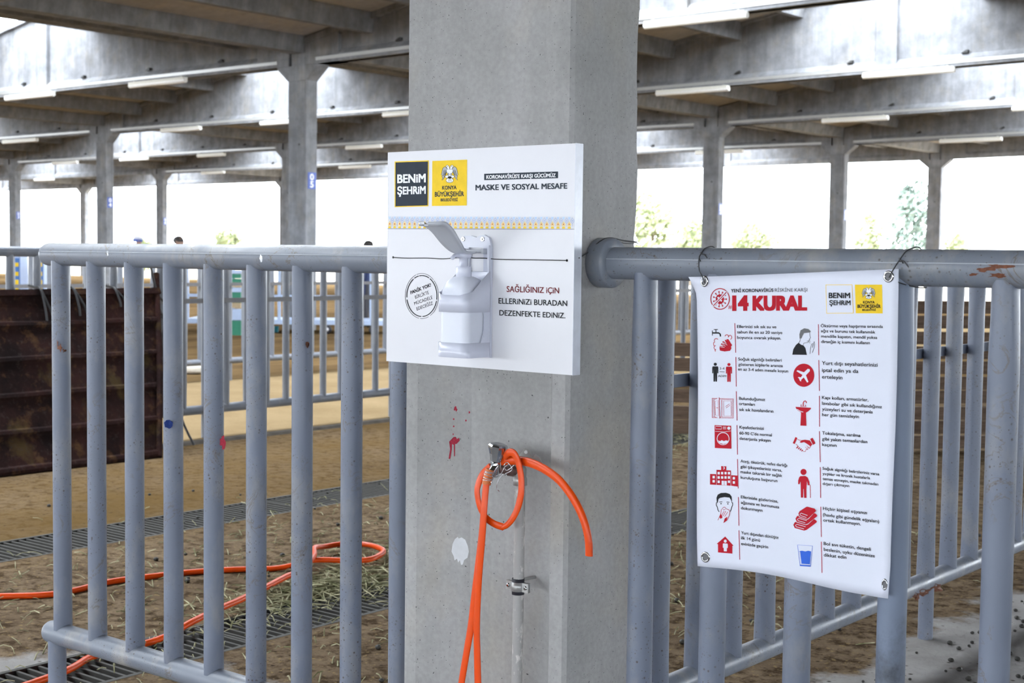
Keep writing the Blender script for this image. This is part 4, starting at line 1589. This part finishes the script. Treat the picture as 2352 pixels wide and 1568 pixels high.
for a in range(3):
    for b in range(3):
        p.disc((290 + a * 10, 72 + b * 8), 3, 3, 'vinyl', 1, 6)
p.strip([(222, 108), (300, 112), (352, 104)], 3, 'vinyl', 1).ring((288, 168), 49, 50, 5, 'vinyl', 1, 30)
p.poly([(246, 182), (262, 188), (278, 180), (294, 188), (312, 182), (330, 186), (320, 204), (290, 212), (258, 202)], 'vinyl', 1)
pict(1, 'washing machine symbol')
p = half(1)                                                             # hospital
p.poly([(181, 456), (234, 458), (234, 422), (272, 424), (272, 392), (314, 394), (314, 426), (352, 428), (352, 466), (411, 470), (410, 560), (352, 552), (181, 543)], 'red')
for x, y in [(x, y) for y in (450, 485, 520) for x in (252, 280, 308, 336)] + [(211, 482), (211, 516), (376, 491), (376, 526)]:
    if (x, y) in ((280, 520), (308, 520)):
        continue
    p.poly([(x - 9, y - 10), (x + 9, y - 10), (x + 9, y + 10), (x - 9, y + 10)], 'vinyl', 1)
p.poly([(276, 512), (318, 514), (318, 549), (276, 546)], 'vinyl', 1).strip([(297, 514), (297, 547)], 3, 'red', 2)
p.ring((291, 408), 8, 8, 5, 'vinyl', 1, 12, -110, 110)
p.strip([(234, 458), (234, 545)], 2, 'vinyl', 1).strip([(352, 466), (352, 552)], 2, 'vinyl', 1)
pict(1, 'hospital building symbol')
p = half(1)                                                             # face with a hand over the mouth
p.poly([(236, 690), (234, 650), (244, 626), (270, 612), (310, 610), (342, 620), (358, 642), (360, 668), (358, 694), (352, 668), (340, 650), (300, 646), (262, 652), (250, 662), (244, 690)], 'black')
p.strip([(242, 690), (232, 692), (232, 712), (240, 726), (246, 752), (256, 766)], 6, 'black').strip([(356, 690), (366, 692), (366, 712), (358, 728), (354, 748), (346, 764)], 6, 'black')
p.strip([(256, 686), (282, 684)], 5, 'black').strip([(316, 686), (340, 688)], 5, 'black').disc((271, 700), 6, 5, 'black', 0, 10).disc((327, 701), 6, 5, 'black', 0, 10).strip([(286, 732), (298, 728), (310, 732)], 4, 'red')
p.poly([(256, 812), (270, 780), (272, 752), (284, 736), (292, 752), (310, 740), (322, 744), (338, 752), (343, 770), (336, 800), (318, 836), (290, 856), (296, 836), (300, 822), (276, 822), (262, 826), (246, 834)], 'vinyl', 1)
p.strip([(256, 812), (270, 780), (272, 752), (284, 736), (292, 752), (310, 740), (338, 752), (343, 770), (336, 800), (318, 836), (290, 856)], 4, 'red', 2).strip([(246, 834), (256, 812)], 4, 'red', 2)
for q in ((296, 760, 276, 800), (310, 760, 288, 802), (326, 766, 300, 806)):
    p.strip([(q[0], q[1]), (q[2], q[3])], 4, 'red', 2)
p.poly([(258, 810), (270, 782), (284, 812), (268, 824)], 'red', 2).poly([(300, 822), (322, 806), (318, 836), (292, 854)], 'red', 2)
pict(1, 'face with a hand over the mouth')
p = half(1)                                                             # house with a person
p.poly([(235, 1028), (305, 968), (374, 1044), (364, 1043), (364, 1108), (246, 1098), (246, 1030)], 'red')
p.disc((306, 1006), 12, 13, 'vinyl', 1, 14).poly([(290, 1024), (322, 1026), (327, 1034), (326, 1062), (319, 1062), (318, 1090), (294, 1088), (293, 1060), (286, 1060), (286, 1030)], 'vinyl', 1)
pict(1, 'red house with a white figure')
p = half(0)                                                             # coughing man
p.poly([(914, 776), (912, 740), (922, 706), (952, 690), (986, 696), (1006, 714), (1000, 724), (950, 730), (938, 752), (930, 772)], 'hairink')
p.strip([(996, 724), (998, 752), (1004, 770), (994, 776), (994, 786), (980, 806), (948, 812), (944, 826)], 3.5, 'black').strip([(920, 776), (916, 796), (906, 812)], 3.5, 'black').strip([(972, 796), (984, 792)], 3, 'black')
p.poly([(854, 906), (862, 862), (884, 826), (906, 808), (926, 824), (946, 830), (962, 852), (974, 908)], 'black')
for q in ((988, 790, 1002, 784), (988, 798, 1006, 798), (988, 804, 1002, 812)):
    p.strip([(q[0], q[1]), (q[2], q[3])], 2.5, 'black')
p.strip([(998, 900), (1002, 860), (1012, 820), (1022, 812), (1018, 850), (1034, 798), (1038, 820), (1030, 858), (1018, 890)], 3.5, 'black')
pict(0, 'coughing man symbol')
p = half(0)                                                             # aeroplane in a red disc
p.disc((948, 1074), 86, 95, 'red', 0, 40)
p.poly([(996, 1024), (998, 1040), (966, 1074), (986, 1128), (976, 1134), (948, 1092), (926, 1112), (926, 1126), (916, 1118), (908, 1098), (898, 1092), (910, 1088), (924, 1092), (938, 1072), (888, 1040), (898, 1032), (950, 1050), (980, 1022)], 'vinyl', 1)
pict(0, 'white aeroplane on a red disc')
p = half(0)                                                             # wash basin
p.poly([(881, 1332), (1008, 1340), (1006, 1350), (984, 1370), (966, 1380), (970, 1488), (920, 1486), (926, 1378), (900, 1364), (884, 1344)], 'red')
p.strip([(894, 1352), (914, 1366), (944, 1376)], 5, 'vinyl', 1).strip([(944, 1326), (944, 1300), (950, 1288), (960, 1284), (968, 1290), (970, 1302)], 8, 'red').strip([(926, 1312), (926, 1328)], 6, 'red').strip([(962, 1316), (962, 1330)], 6, 'red').strip([(920, 1328), (968, 1330)], 4, 'red')
pict(0, 'red wash basin symbol')
p = half(1)                                                             # handshake
p.poly([(858, 204), (880, 154), (896, 162), (874, 212)], 'red').poly([(1000, 170), (1020, 160), (1044, 206), (1024, 218)], 'red')
p.poly([(914, 196), (930, 180), (960, 176), (998, 182), (1018, 214), (1004, 232), (972, 208), (950, 196), (928, 202)], 'red')
p.strip([(896, 172), (912, 180), (926, 180)], 4, 'red').strip([(884, 212), (900, 226), (896, 240)], 4, 'red')
for k in range(4):
    p.strip([(904 + k * 12, 230 + k * 10), (888 + k * 14, 246 + k * 8)], 9, 'red')
p.strip([(1002, 232), (996, 246), (980, 240), (982, 256), (966, 256), (962, 272), (944, 272)], 4, 'red').strip([(972, 226), (996, 246)], 3, 'red').strip([(960, 236), (980, 256)], 3, 'red')
pict(1, 'red handshake symbol')
p = half(1)                                                             # old person with a stick
p.disc((946, 440), 25, 25, 'red', 0, 24)
p.poly([(920, 474), (960, 472), (980, 484), (994, 520), (995, 548), (984, 548), (974, 516), (970, 580), (971, 652), (951, 652), (948, 580), (944, 580), (943, 650), (924, 650), (922, 520), (914, 540), (902, 540), (902, 510), (910, 484)], 'red')
p.strip([(980, 546), (990, 540), (1000, 548), (1002, 652)], 5, 'red')
pict(1, 'red figure with a walking stick')
p = half(1)                                                             # folded towels
for k, (dx, dy, w) in enumerate(((0, 0, 1.0), (18, -50, .92), (42, -94, .74))):
    def tw(g):
        return [(862 + dx + w * (x - 862) + (-g if x < 950 else g) * .6, 920 + dy + (y - 920) * (.8 + .2 * w) + (-g if y < 860 else g)) for x, y in
                ((862, 872), (874, 852), (948, 814), (962, 812), (1040, 828), (1056, 842), (1052, 854), (972, 914), (952, 920), (874, 898))]
    p.poly(tw(4), 'vinyl', 3 * k).poly(tw(0), 'red', 3 * k + 1)
    q = [(862 + dx + w * (x - 862), 920 + dy + (y - 920) * (.8 + .2 * w)) for x, y in ((962, 888), (892, 868), (880, 876), (886, 888), (950, 906))]
    p.strip(q, 4, 'vinyl', 3 * k + 2)
pict(1, 'stack of red folded towels')
p = half(1)                                                             # glass of water
p.strip([(897, 1036), (1020, 1045), (1004, 1214), (918, 1208)], 4, 'blue', 0, True)
p.poly([(912, 1088), (934, 1084), (960, 1090), (984, 1084), (1008, 1090), (998, 1196), (926, 1190)], 'blue', 1).poly([(918, 1198), (1002, 1203), (1000, 1214), (920, 1208)], 'blue', 1).strip([(916, 1092), (928, 1192)], 4, 'vinyl', 2)
pict(1, 'blue glass of water')

# wires that tie the poster to the rail


def rail_pt(px, py, lift=.0015):
    return on_cyl(px, py, 'x', ZR, RR, lift)


xw = rail_pt(1622, 570).x
wl = [bsurf(1619, 650, .004), bsurf(1612, 632, .004), rail_pt(1606, 620, .003), rail_pt(1605, 596, .003), rail_pt(1610, 583, .004), rail_pt(1620, 570), (xw + .004, YF + .012, ZR + RR + .001), (xw + .008, YF + RR, ZR + .01), (xw + .006, YF + RR - .004, ZR - .02)]
wire('thin black wire tying the poster at its upper left corner to the rail', [wl, [rail_pt(1610, 583, .004), rail_pt(1618, 585, .006), rail_pt(1624, 592, .010)], [rail_pt(1612, 580, .004), rail_pt(1606, 590, .006), rail_pt(1609, 600, .004)]], .0012, cat='wire')
xw = rail_pt(2098, 572).x
wl = [bsurf(2042, 637, .004), bsurf(2050, 622, .006), rail_pt(2060, 606, .003), rail_pt(2066, 597, .004), rail_pt(2078, 580, .002), rail_pt(2092, 571), (xw + .006, YF + .010, ZR + RR + .001), (xw + .01, YF + RR, ZR), (xw + .01, YF + .02, ZR - RR + .002), rail_pt(2128, 660), rail_pt(2110, 660), rail_pt(2085, 655), (bsurf(2064, 648, 0).x, YB_ - .002, bsurf(2064, 648, 0).z)]
wire('thin black wire tying the poster at its upper right corner to the rail', [wl, [rail_pt(2066, 597, .004), rail_pt(2076, 600, .007), rail_pt(2086, 612, .010)], [rail_pt(2068, 596, .005), rail_pt(2074, 604, .006)]], .0012, cat='wire')

# ------------------------------------------------------------------ tap, water pipe, clamp and hanging hose
YG = YP + GR                                              # bottom of the column's groove


def V(px, py, off):
    """a point seen at px, py, standing off the column's front by off"""
    return onY(px, py, YP - off)


pipe_top, pipe_mid, pipe_low = V(1199, 1106, .012), V(1191, 1330, .012), V(1181, 1568, .012)
px_ = pipe_mid.x
pl = MB().tube([(px_ + .001, YP - .012, pipe_top.z), (px_, YP - .012, .6), (px_ - .003, YP - .012, .3), (px_ - .003, YP - .012, -.002)], .0118, 20, 'pipew').build('water_pipe', at=(px_, YP - .012, 0))
tag(pl, 'thin white-painted water pipe with flaking paint running up the column', 'pipe')

tapc = V(1141, 1078, .055)                                 # tap body centre
tp = thing('water_tap', 'chrome water tap on the white pipe with orange hose stub wired on', 'tap', tuple(tapc))
mb = MB()
el = V(1200, 1083, .012)
# elbow fitting at the pipe's top and the horizontal inlet to the tap
mb.loft([ringpts((px_ + .001, YP - .012, el.z + z), r, 'z', 18) for z, r in ((-.030, .0125), (-.030, .0155), (-.014, .0155), (-.012, .0135), (.006, .014), (.013, .010), (.015, .002))], 'zinc', True)
tag(mb.build('elbow', tp), 'dull grey pipe elbow')
mb = MB()
i0, i1 = Vector((px_ + .001, YP - .016, el.z)), tapc + Vector((0, .012, .0))
mb.tube([i0, i0.lerp(i1, .25), i0.lerp(i1, .26), i0.lerp(i1, .6), i0.lerp(i1, .61), i1], [.0095, .0095, .0125, .0125, .010, .010], 14, 'brassy')
tag(mb.build('inlet', tp), 'rusty dark threaded inlet')
kn, nk = V(1144.5, 1022, .058), V(1139, 1058, .058)
mb = MB()
ax = (kn - nk).normalized()
sd = Vector((1, 0, 0)) - ax * ax.x
sd.normalize()
fd = ax.cross(sd)


def ring8(c, r, ch=.82, n=16):
    return [c + sd * (r * (1 if k % 2 == 0 else ch) * math.cos(2 * PI * k / n)) + fd * (r * (1 if k % 2 == 0 else ch) * math.sin(2 * PI * k / n)) for k in range(n)]


L_ = (kn - nk).length
mb.loft([ring8(nk + ax * (L_ * q), r, .93) for q, r in ((-.05, .010), (0, .0125), (.45, .0165), (.82, .0208), (.95, .0215), (1.05, .019), (1.10, .012), (1.06, .006))], 'chrome', False)
mb.build('handle', tp)
mb = MB()
mb.loft([ring8(nk + ax * (L_ * q), r, 1) for q, r in ((.0, .0085), (-.12, .0105), (-.35, .0105), (-.55, .0125), (-.85, .013), (-1.0, .010), (-1.05, .004))], 'chrome', True)
sp0, sp1 = V(1139, 1070, .058), V(1124, 1090, .075)
mb.tube([sp0, sp0.lerp(sp1, .5), sp1], [.0095, .0085, .008], 14, 'chrome')
mb.build('body', tp)
st = [V(1126, 1078, .073), V(1121, 1094, .076), V(1117, 1112, .078)]
tag(MB().tube(crom(st, 5), .0098, 14, 'orange2').build('hose_stub', tp), 'short faded orange hose stub')
mb = MB()
d_ = (st[2] - st[0]).normalized()
s1 = d_.cross(Vector((0, 1, 0))).normalized()
s2 = d_.cross(s1)
hel = []
for k in range(90):
    f = k / 89
    c = st[0].lerp(st[2], .08 + .72 * f + .05 * math.sin(f * 23))
    a = f * 2 * PI * 5
    hel.append(c + (s1 * math.cos(a) + s2 * math.sin(a)) * .0108)
mb.tube(hel, .0009, 6, 'silver')
cr = [V(1133, 1094, .066), V(1150, 1088, .06), V(1160, 1072, .058), V(1172, 1064, .05), V(1182, 1066, .05), V(1164, 1080, .055), V(1158, 1068, .06), V(1166, 1062, .055), V(1176, 1078, .05), V(1160, 1088, .055)]
mb.tube(crom(cr, 7), .0009, 6, 'silver')
mb.tube(crom([V(1156, 1088, .055), V(1146, 1100, .06), V(1141, 1116, .062), V(1143, 1124, .06), V(1147, 1128, .06)], 7), .0009, 6, 'silver')
tag(mb.build('binding_wire', tp), 'bright silver wire wound round the hose stub')

# nut-shaped wall plates behind the elbow
mb = MB()
wp_ = thing('wall_bracket', 'small grey steel bracket plates on the column behind the tap elbow', 'bracket', tuple(V(1225, 1058, 0)))
for q in ([(1190, 1049), (1204, 1030), (1216, 1036), (1222, 1053), (1214, 1062), (1194, 1064)], [(1221, 1056), (1229, 1043), (1238, 1050), (1245, 1063), (1236, 1072), (1222, 1070)]):
    mb = MB()
    mb.prism([onY(x, y, YP - .006) for x, y in q], (0, .004, 0), 'zinc')
    mb.build('plate', wp_)
mb = MB().tube([V(1208, 1038, .008), V(1208, 1038, -.03)], .004, 8, 'zinc')
mb.build('bolt', wp_)

# clamp round the pipe
cz = V(1191, 1346, .012).z
cl = thing('pipe_clamp', 'steel pipe clamp with black rubber lining holding the white pipe', 'clamp', (px_, YP - .012, cz))
cc = Vector((px_ - .001, YP - .012, cz))
mb = MB()
for z0, z1, r, m in ((-.0175, .0175, .0138, 'rubber'), (-.010, .010, .0152, 'zinc')):
    mb = MB()
    mb.loft([ringpts(cc + Vector((0, 0, z)), q, 'z', 24) for z, q in ((z0, .0119), (z0, r), (z1, r), (z1, .0119))], m, True, False)
    mb.build('band' if m == 'zinc' else 'rubber_lining', cl)
for sx in (-1, 1):
    mb = MB()
    x0, x1 = sorted((cc.x + sx * .0135, cc.x + sx * .031))
    mb.box((x0, cc.y - .0045, cz - .010), (x1, cc.y - .0015, cz + .010), 'zinc').box((x0, cc.y + .001, cz - .010), (x1, cc.y + .004, cz + .010), 'zinc')
    mb.build('ear', cl)
    mb = MB()
    c = Vector((cc.x + sx * .024, cc.y - .0045, cz))
    mb.loft([ringpts(c + Vector((0, y, 0)), r, 'y', 14) for y, r in ((0, .0048), (-.0025, .0042), (-.003, .002))], 'chrome', True)
    mb.build('screw', cl)
MB().tube([cc + Vector((0, .012, .012)), (cc.x + .004, YG + .004, cz + .012)], .004, 8, 'zinc').build('stud', cl)

# orange hose hanging from the tap: flattened strands, a loop and a loose tail
hn = Vector((-.25, -1, 0))


def strand(mb, pts, w, th):
    P = crom([V(*q) for q in pts], 7)
    n = len(P)

    def at(v, k):
        if not isinstance(v, (list, tuple)):
            return v
        f = k / (n - 1) * (len(v) - 1)
        i = min(int(f), len(v) - 2)
        return v[i] + (v[i + 1] - v[i]) * (f - i)
    mb.tube(P, 0, 14, 'orange', [(at(w, k) * 1.3, at(th, k)) for k in range(n)], hn)


mb = MB()
strand(mb, [(1117, 1110, .080), (1114, 1140, .082), (1111, 1180, .085), (1107, 1240, .085), (1101, 1310, .083), (1097, 1380, .08), (1095, 1440, .08), (1096, 1500, .08), (1098, 1580, .08), (1102, 1720, .08), (1105, 1850, .085)], [.0075, .0085, .0085, .0085, .009, .0085], [.005, .0035, .0035, .004, .0045])
strand(mb, [(1110, 1175, .079), (1106, 1230, .079), (1097, 1310, .078), (1090, 1370, .076), (1083, 1430, .075), (1073, 1490, .075), (1060, 1568, .075), (1046, 1660, .075), (1030, 1760, .08)], [.007, .0085, .0095, .0085, .008, .0085], [.003, .003, .0035, .0045])
strand(mb, [(1127, 1070, .062), (1108, 1090, .064), (1097, 1118, .066), (1097, 1140, .068), (1104, 1168, .070), (1118, 1190, .070), (1136, 1203, .070), (1156, 1210, .068)], [.006, .0075, .0075, .007, .0065, .0062], [.004, .003, .003, .004])
strand(mb, [(1154, 1211, .069), (1166, 1204, .069), (1180, 1186, .070), (1191, 1160, .070), (1197, 1130, .070), (1197, 1098, .068), (1192, 1068, .066), (1184, 1046, .065), (1176, 1039, .064), (1167, 1040, .062), (1160, 1049, .055)], [.0042, .0062, .0078, .0078, .0075, .0065, .006], [.004, .003, .003, .003, .004])
strand(mb, [(1152, 1058, .05), (1172, 1057, .05), (1196, 1058, .052), (1222, 1064, .060), (1252, 1078, .070), (1284, 1102, .080), (1312, 1137, .088), (1333, 1175, .092), (1346, 1212, .094), (1352, 1245, .094), (1353, 1276, .093)], .0076, [.004, .0045, .006, .006])
o = mb.build('hose', at=V(1117, 1100, .08))
tag(o, 'bright orange flat hose knotted on the tap, strands hanging down the column', 'hose')

# ------------------------------------------------------------------ people far behind the fences


def person(label, px, top, dist, cap=None, top_mat='shirt', face=0.0):
    g = atD(px, top, dist)
    H = g.z
    s = H / 1.75
    t = thing('person', label, 'person', (g.x, g.y, 0))
    t.rotation_euler = (0, 0, face)
    J = [(0, 0, .93), (0, 0, 1.10), (0, .01, 1.30), (0, .01, 1.45), (0, .0, 1.53), (0, -.015, 1.60), (0, -.01, 1.68), (0, 0, 1.735),
         (.09, 0, .88), (.10, -.01, .50), (.10, .03, .09), (.11, -.10, .03), (-.09, 0, .88), (-.10, .02, .50), (-.10, .06, .09), (-.11, -.07, .03),
         (.17, .01, 1.42), (.22, .03, 1.14), (.22, -.03, .90), (.22, -.05, .80), (-.17, .01, 1.42), (-.22, .03, 1.14), (-.22, -.03, .90), (-.22, -.05, .80)]
    R = [.14, .13, .15, .12, .055, .075, .09, .05, .10, .065, .045, .04, .10, .065, .045, .04, .065, .048, .036, .03, .065, .048, .036, .03]
    E = [(0, 1), (1, 2), (2, 3), (3, 4), (4, 5), (5, 6), (6, 7), (0, 8), (8, 9), (9, 10), (10, 11), (0, 12), (12, 13), (13, 14), (14, 15), (3, 16), (16, 17), (17, 18), (18, 19), (3, 20), (20, 21), (21, 22), (22, 23)]
    me = bpy.data.meshes.new('body')
    me.from_pydata([tuple(Vector(j) * s) for j in J], E, [])
    o = bpy.data.objects.new('body', me)
    COL.objects.link(o)
    md = o.modifiers.new('skin', 'SKIN')
    for k, v in enumerate(me.skin_vertices[0].data):
        v.radius = (R[k] * s, R[k] * s * (.8 if k < 4 else 1))
        v.use_root = k == 0
    o.modifiers.new('sub', 'SUBSURF').levels = 2
    dg = bpy.context.evaluated_depsgraph_get()
    m2 = bpy.data.meshes.new_from_object(o.evaluated_get(dg))
    bpy.data.objects.remove(o)
    m2.name = 'body'
    for m in ('skin', top_mat, 'trouser', 'blacksteel', 'hair'):
        m2.materials.append(M[m])
    for p in m2.polygons:
        z, x = p.center.z / s, abs(p.center.x) / s
        p.material_index = 3 if z < .07 else 0 if z > 1.50 or (x > .17 and z < .88) else 1 if z > .93 or x > .165 else 2
        p.use_smooth = True
    b = bpy.data.objects.new('body', m2)
    COL.objects.link(b)
    b.parent = t
    mb = MB()
    zc = 1.665 * s

    def head(r, z0, z1, mat, n=6, fwd=0):
        rings = []
        for k in range(n + 1):
            z = z0 + (z1 - z0) * k / n
            q = math.sqrt(max(.01, 1 - ((z - .0) / .125) ** 2))
            rings.append([Vector((r * q * math.cos(2 * PI * a / 16), r * 1.15 * q * math.sin(2 * PI * a / 16) + .012, zc / s + z - .035)) * s for a in range(16)])
        mb.loft(rings, mat, True)
    if cap == 'white':
        head(.098, -.03, .03, 'capb', 3)
        head(.096, .03, .122, 'capw')
        o = mb.build('cap')
    else:
        head(.094, .01, .12, 'hair')
        mb.ball(Vector((0, .05, zc / s + .0)) * s, .075 * s, 12, 7, 'hair')
        o = mb.build('hair')
    o.parent = t
    # plain face features
    fb = MB()
    for sx in (-1, 1):
        fb.ball(Vector((sx * .032, -.088, 1.645)) * s, .009 * s, 8, 5, 'hair')
        fb.ball(Vector((sx * .088, .0, 1.63)) * s, .022 * s, 8, 5, 'skin', (.4, .8, 1.2))
    fb.ball(Vector((0, -.10, 1.615)) * s, .014 * s, 8, 5, 'skin', (.8, 1, 1.4))
    fb.box(tuple(Vector((-.025, -.092, 1.573)) * s), tuple(Vector((.025, -.075, 1.58)) * s), 'rustbrown')
    o = fb.build('face')
    o.parent = t
    return t


person('man far off in a white and blue cap, head above the left rail', 317.5, 540, 33, 'white', 'shirt', 2.6)
person('bareheaded dark-haired man far off, right of the capped man', 411.5, 541.5, 26, None, 'shirt', 1.9)
person('dark-haired man in navy far off, beside the left edge of the sign board', 844.5, 551.5, 27, None, 'navycl', -1.2)

# ------------------------------------------------------------------ market things beyond the sand lane


def far_box(name, label, cat, px0, px1, y0, y1, D_, depth, mat, z0=None, parts=None):
    a, b = atD(px0, y1, D_), atD(px1, y0, D_)
    w = (b - a).xy.length
    c = (a + b) / 2
    zb, zt2 = (0 if z0 is None else z0), b.z
    t = thing(name, label, cat, (c.x, c.y, zb))
    t.rotation_euler = (0, 0, math.radians(38.94))
    return t, w, zt2 - zb


def child(t, name, mb):
    o = mb.build(name)
    o.parent = t
    return o


for n, (a, b) in enumerate(((24, 47), (78, 101))):
    t, w, h = far_box('cabinet', ('blue cabinet with yellow labels far off at the left edge, over the rusty plate', 'blue cabinet with yellow labels far off, next right from the edge one')[n], 'cabinet', a, b, 588, 660, 22, .3, 'bluepl')
    child(t, 'body', MB().box((-w / 2, 0, .06), (w / 2, .35, h), 'paleblue'))
    child(t, 'door', MB().box((-w / 2 + .01, -.02, .1), (w / 2 - .01, -.001, h - .03), 'bluepl'))
    for z, hh in ((h - .16, .06), (h - .30, .06), (h - .62, .26)):
        child(t, 'label_sheet', MB().box((.0, -.025, z), (w / 2 - .02, -.0205, z + hh), 'yellow'))
    for sx in (-1, 1):
        child(t, 'foot', MB().box((sx * (w / 2 - .03) - .02, .1, 0), (sx * (w / 2 - .03) + .02, .2, .06), 'blacksteel'))

# pale blue cage cart with crates
t, w, h = far_box('cage_cart', 'pale blue cage cart with small wheels far off behind the left fences', 'cart', 425, 892, 612, 748, 25, 1, 'paleblue')
child(t, 'bed', MB().box((-w / 2, 0, .16), (w / 2, 1.0, .24), 'paleblue'))
for k in range(14):
    x = -w / 2 + .03 + (w - .06) * k / 13
    child(t, 'upright', MB().box((x - .025, 0, .24), (x + .025, .04, h), 'paleblue'))
for z in (.62, h - .05):
    child(t, 'rail', MB().box((-w / 2, -.012, z), (w / 2, -.001, z + .05), 'paleblue'))
for x in (-w / 2 + .5, w * .2, w / 2 - .25):
    c = MB()
    c.loft([ringpts((x, y, .08), r, 'y', 18) for y, r in ((.06, .03), (.06, .075), (.0, .08), (-.03, .075), (-.03, .035))], 'rubber', True)
    wh = child(t, 'wheel', c)
    c = MB().loft([ringpts((x, y, .08), r, 'y', 14) for y, r in ((-.025, .035), (-.038, .03), (-.04, .01))], 'white', True)
    o = c.build('hub')
    o.parent = wh
for n, (m, y0, y1) in enumerate((('green', 708, 736), ('tan', 685, 707), ('green', 660, 684), ('tan', 640, 659), ('green', 620, 639))):
    a, b = atD(528, y1, 24.3), atD(553, y0, 24.3)
    w1 = (b - a).xy.length
    t = thing('crate', f"{'green' if m == 'green' else 'tan'} crate in the far stack beside the cage cart, {('lowest', 'second from below', 'middle', 'fourth', 'topmost')[n]}", 'crate', ((a.x + b.x) / 2, (a.y + b.y) / 2, max(0, a.z) if n else 0), 'crates stacked by the cage cart')
    t.rotation_euler = (0, 0, math.radians(38.94))
    hh = b.z - (max(0, a.z) if n else 0)
    child(t, 'tray', MB().box((-w1 / 2, 0, .0), (w1 / 2, .3, hh * .55), m))
    child(t, 'rim', MB().box((-w1 / 2 - .012, -.012, hh * .56), (w1 / 2 + .012, .312, hh * .97), 'green' if m == 'tan' else 'paleblue'))
for name, lab, cat, px, py, r, hh, m in (('bucket', 'teal bucket on the far ground before the cage cart', 'bucket', 634, 763, .05, .11, 'teal'), ('canister', 'dark blue canister on the far ground by the crates', 'canister', 547, 764, .06, .09, 'bluepl')):
    g = onZ(px, py)
    mb = MB()
    mb.loft([ringpts((g.x, g.y, z), q, 'z', 16) for z, q in ((0, r * .85), (hh * .9, r), (hh, r * 1.05), (hh, r * .8), (hh * .6, r * .7))], m, True)
    tag(mb.build(name, at=(g.x, g.y, 0)), lab, cat)
for n, (px, py, D_, sx, sz) in enumerate(((438, 836, 16.6, .20, .10), (172, 690, 19.5, .35, .78), (96, 690, 21.5, .30, .80))):
    g = atD(px, py, D_)
    mb = MB()
    rings = []
    for k in range(9):
        f = k / 8
        q = math.sqrt(max(.03, 1 - (2 * f - 1) ** 4)) * (1 if f < .8 else .9)
        rings.append([Vector((g.x + sx * q * math.cos(2 * PI * a / 20) * (1 + .06 * math.sin(3 * a + k)), g.y + sx * q * .7 * math.sin(2 * PI * a / 20), sz * f)) for a in range(20)])
    mb.loft(rings, 'sack', True)
    tag(mb.build('sack', at=(g.x, g.y, 0)), ('low cream sack lying behind the far fence rail, left of the front posts', 'cream sack standing far off, right of the first fence post', 'cream sack standing far off, left of the first fence post')[n], 'sack')

# ------------------------------------------------------------------ trees beyond the hall


def tree(label, px, ytop, D_, wpx, mat, seed, trunk=.25):
    rnd = random.Random(seed)
    g = atD(px, ytop, D_)
    H = g.z
    w = wpx * D_ / FPX / 2
    t = thing('tree', label, 'tree', (g.x, g.y, 0), 'trees beyond the hall')
    mb = MB()
    mb.tube([(g.x, g.y, -.05), (g.x + .05, g.y, H * .3), (g.x, g.y + .05, H * .75)], [.14, .10, .04], 8, 'bark')
    for k in range(5):
        a = rnd.uniform(0, 6.28)
        mb.tube([(g.x, g.y, H * (.25 + .08 * k)), (g.x + w * .6 * math.cos(a), g.y + w * .6 * math.sin(a), H * (.4 + .09 * k))], [.05, .015], 6, 'bark')
    mb.build('trunk', t)
    mb = MB()
    blobs = [(rnd.uniform(-.55, .55), rnd.uniform(-.5, .5), rnd.uniform(trunk + .08, .86), rnd.uniform(.28, .5)) for _ in range(13)] + [(0, 0, .86, .26), (0, 0, .6, .5)]
    for _ in range(1500):
        bx, by, bz, br = rnd.choice(blobs)
        d = Vector((rnd.gauss(0, 1), rnd.gauss(0, 1), rnd.gauss(0, 1))).normalized() * (br * rnd.uniform(.5, 1.0) ** .5)
        p = Vector((g.x + (bx + d.x) * w, g.y + (by + d.y) * w, max(.25, min(H, (bz + d.z * .45) * H))))
        u = Vector((rnd.gauss(0, 1), rnd.gauss(0, 1), rnd.gauss(0, 1))).normalized()
        v = u.orthogonal().normalized()
        q = u.cross(v)
        L = rnd.uniform(.10, .22)
        mb.add([p - v * L, p + q * L * .45, p + v * L, p - q * L * .45], [(0, 1, 2, 3)], mat)
    mb.build('crown', t)


for k, (px, yt, D_, w, m, lab) in enumerate(((1500, 440, 68, 150, 'leafy', 'washed-out yellow-green tree just right of the sign column'), (1588, 500, 72, 130, 'leafy', 'low yellow-green bush tree behind the first right column'),
                                             (1725, 505, 76, 150, 'leafy', 'pale low bush tree between the two dark right columns'), (2000, 480, 74, 90, 'leafy', 'yellowish tree left of the bluish-green tree'),
                                             (2085, 418, 66, 130, 'leafb', 'bluish-green tree beside the pale right column'), (2205, 538, 70, 80, 'leafy', 'low yellow-green shrub right of the pale right column'),
                                             (520, 528, 78, 110, 'leafy', 'faint yellow-green bush beyond the hall, left of the plate 05 column'), (325, 545, 80, 60, 'leafy', 'faint yellow-green bush behind the capped man'))):
    tree(lab, px, yt, D_, w, m, 20 + k)
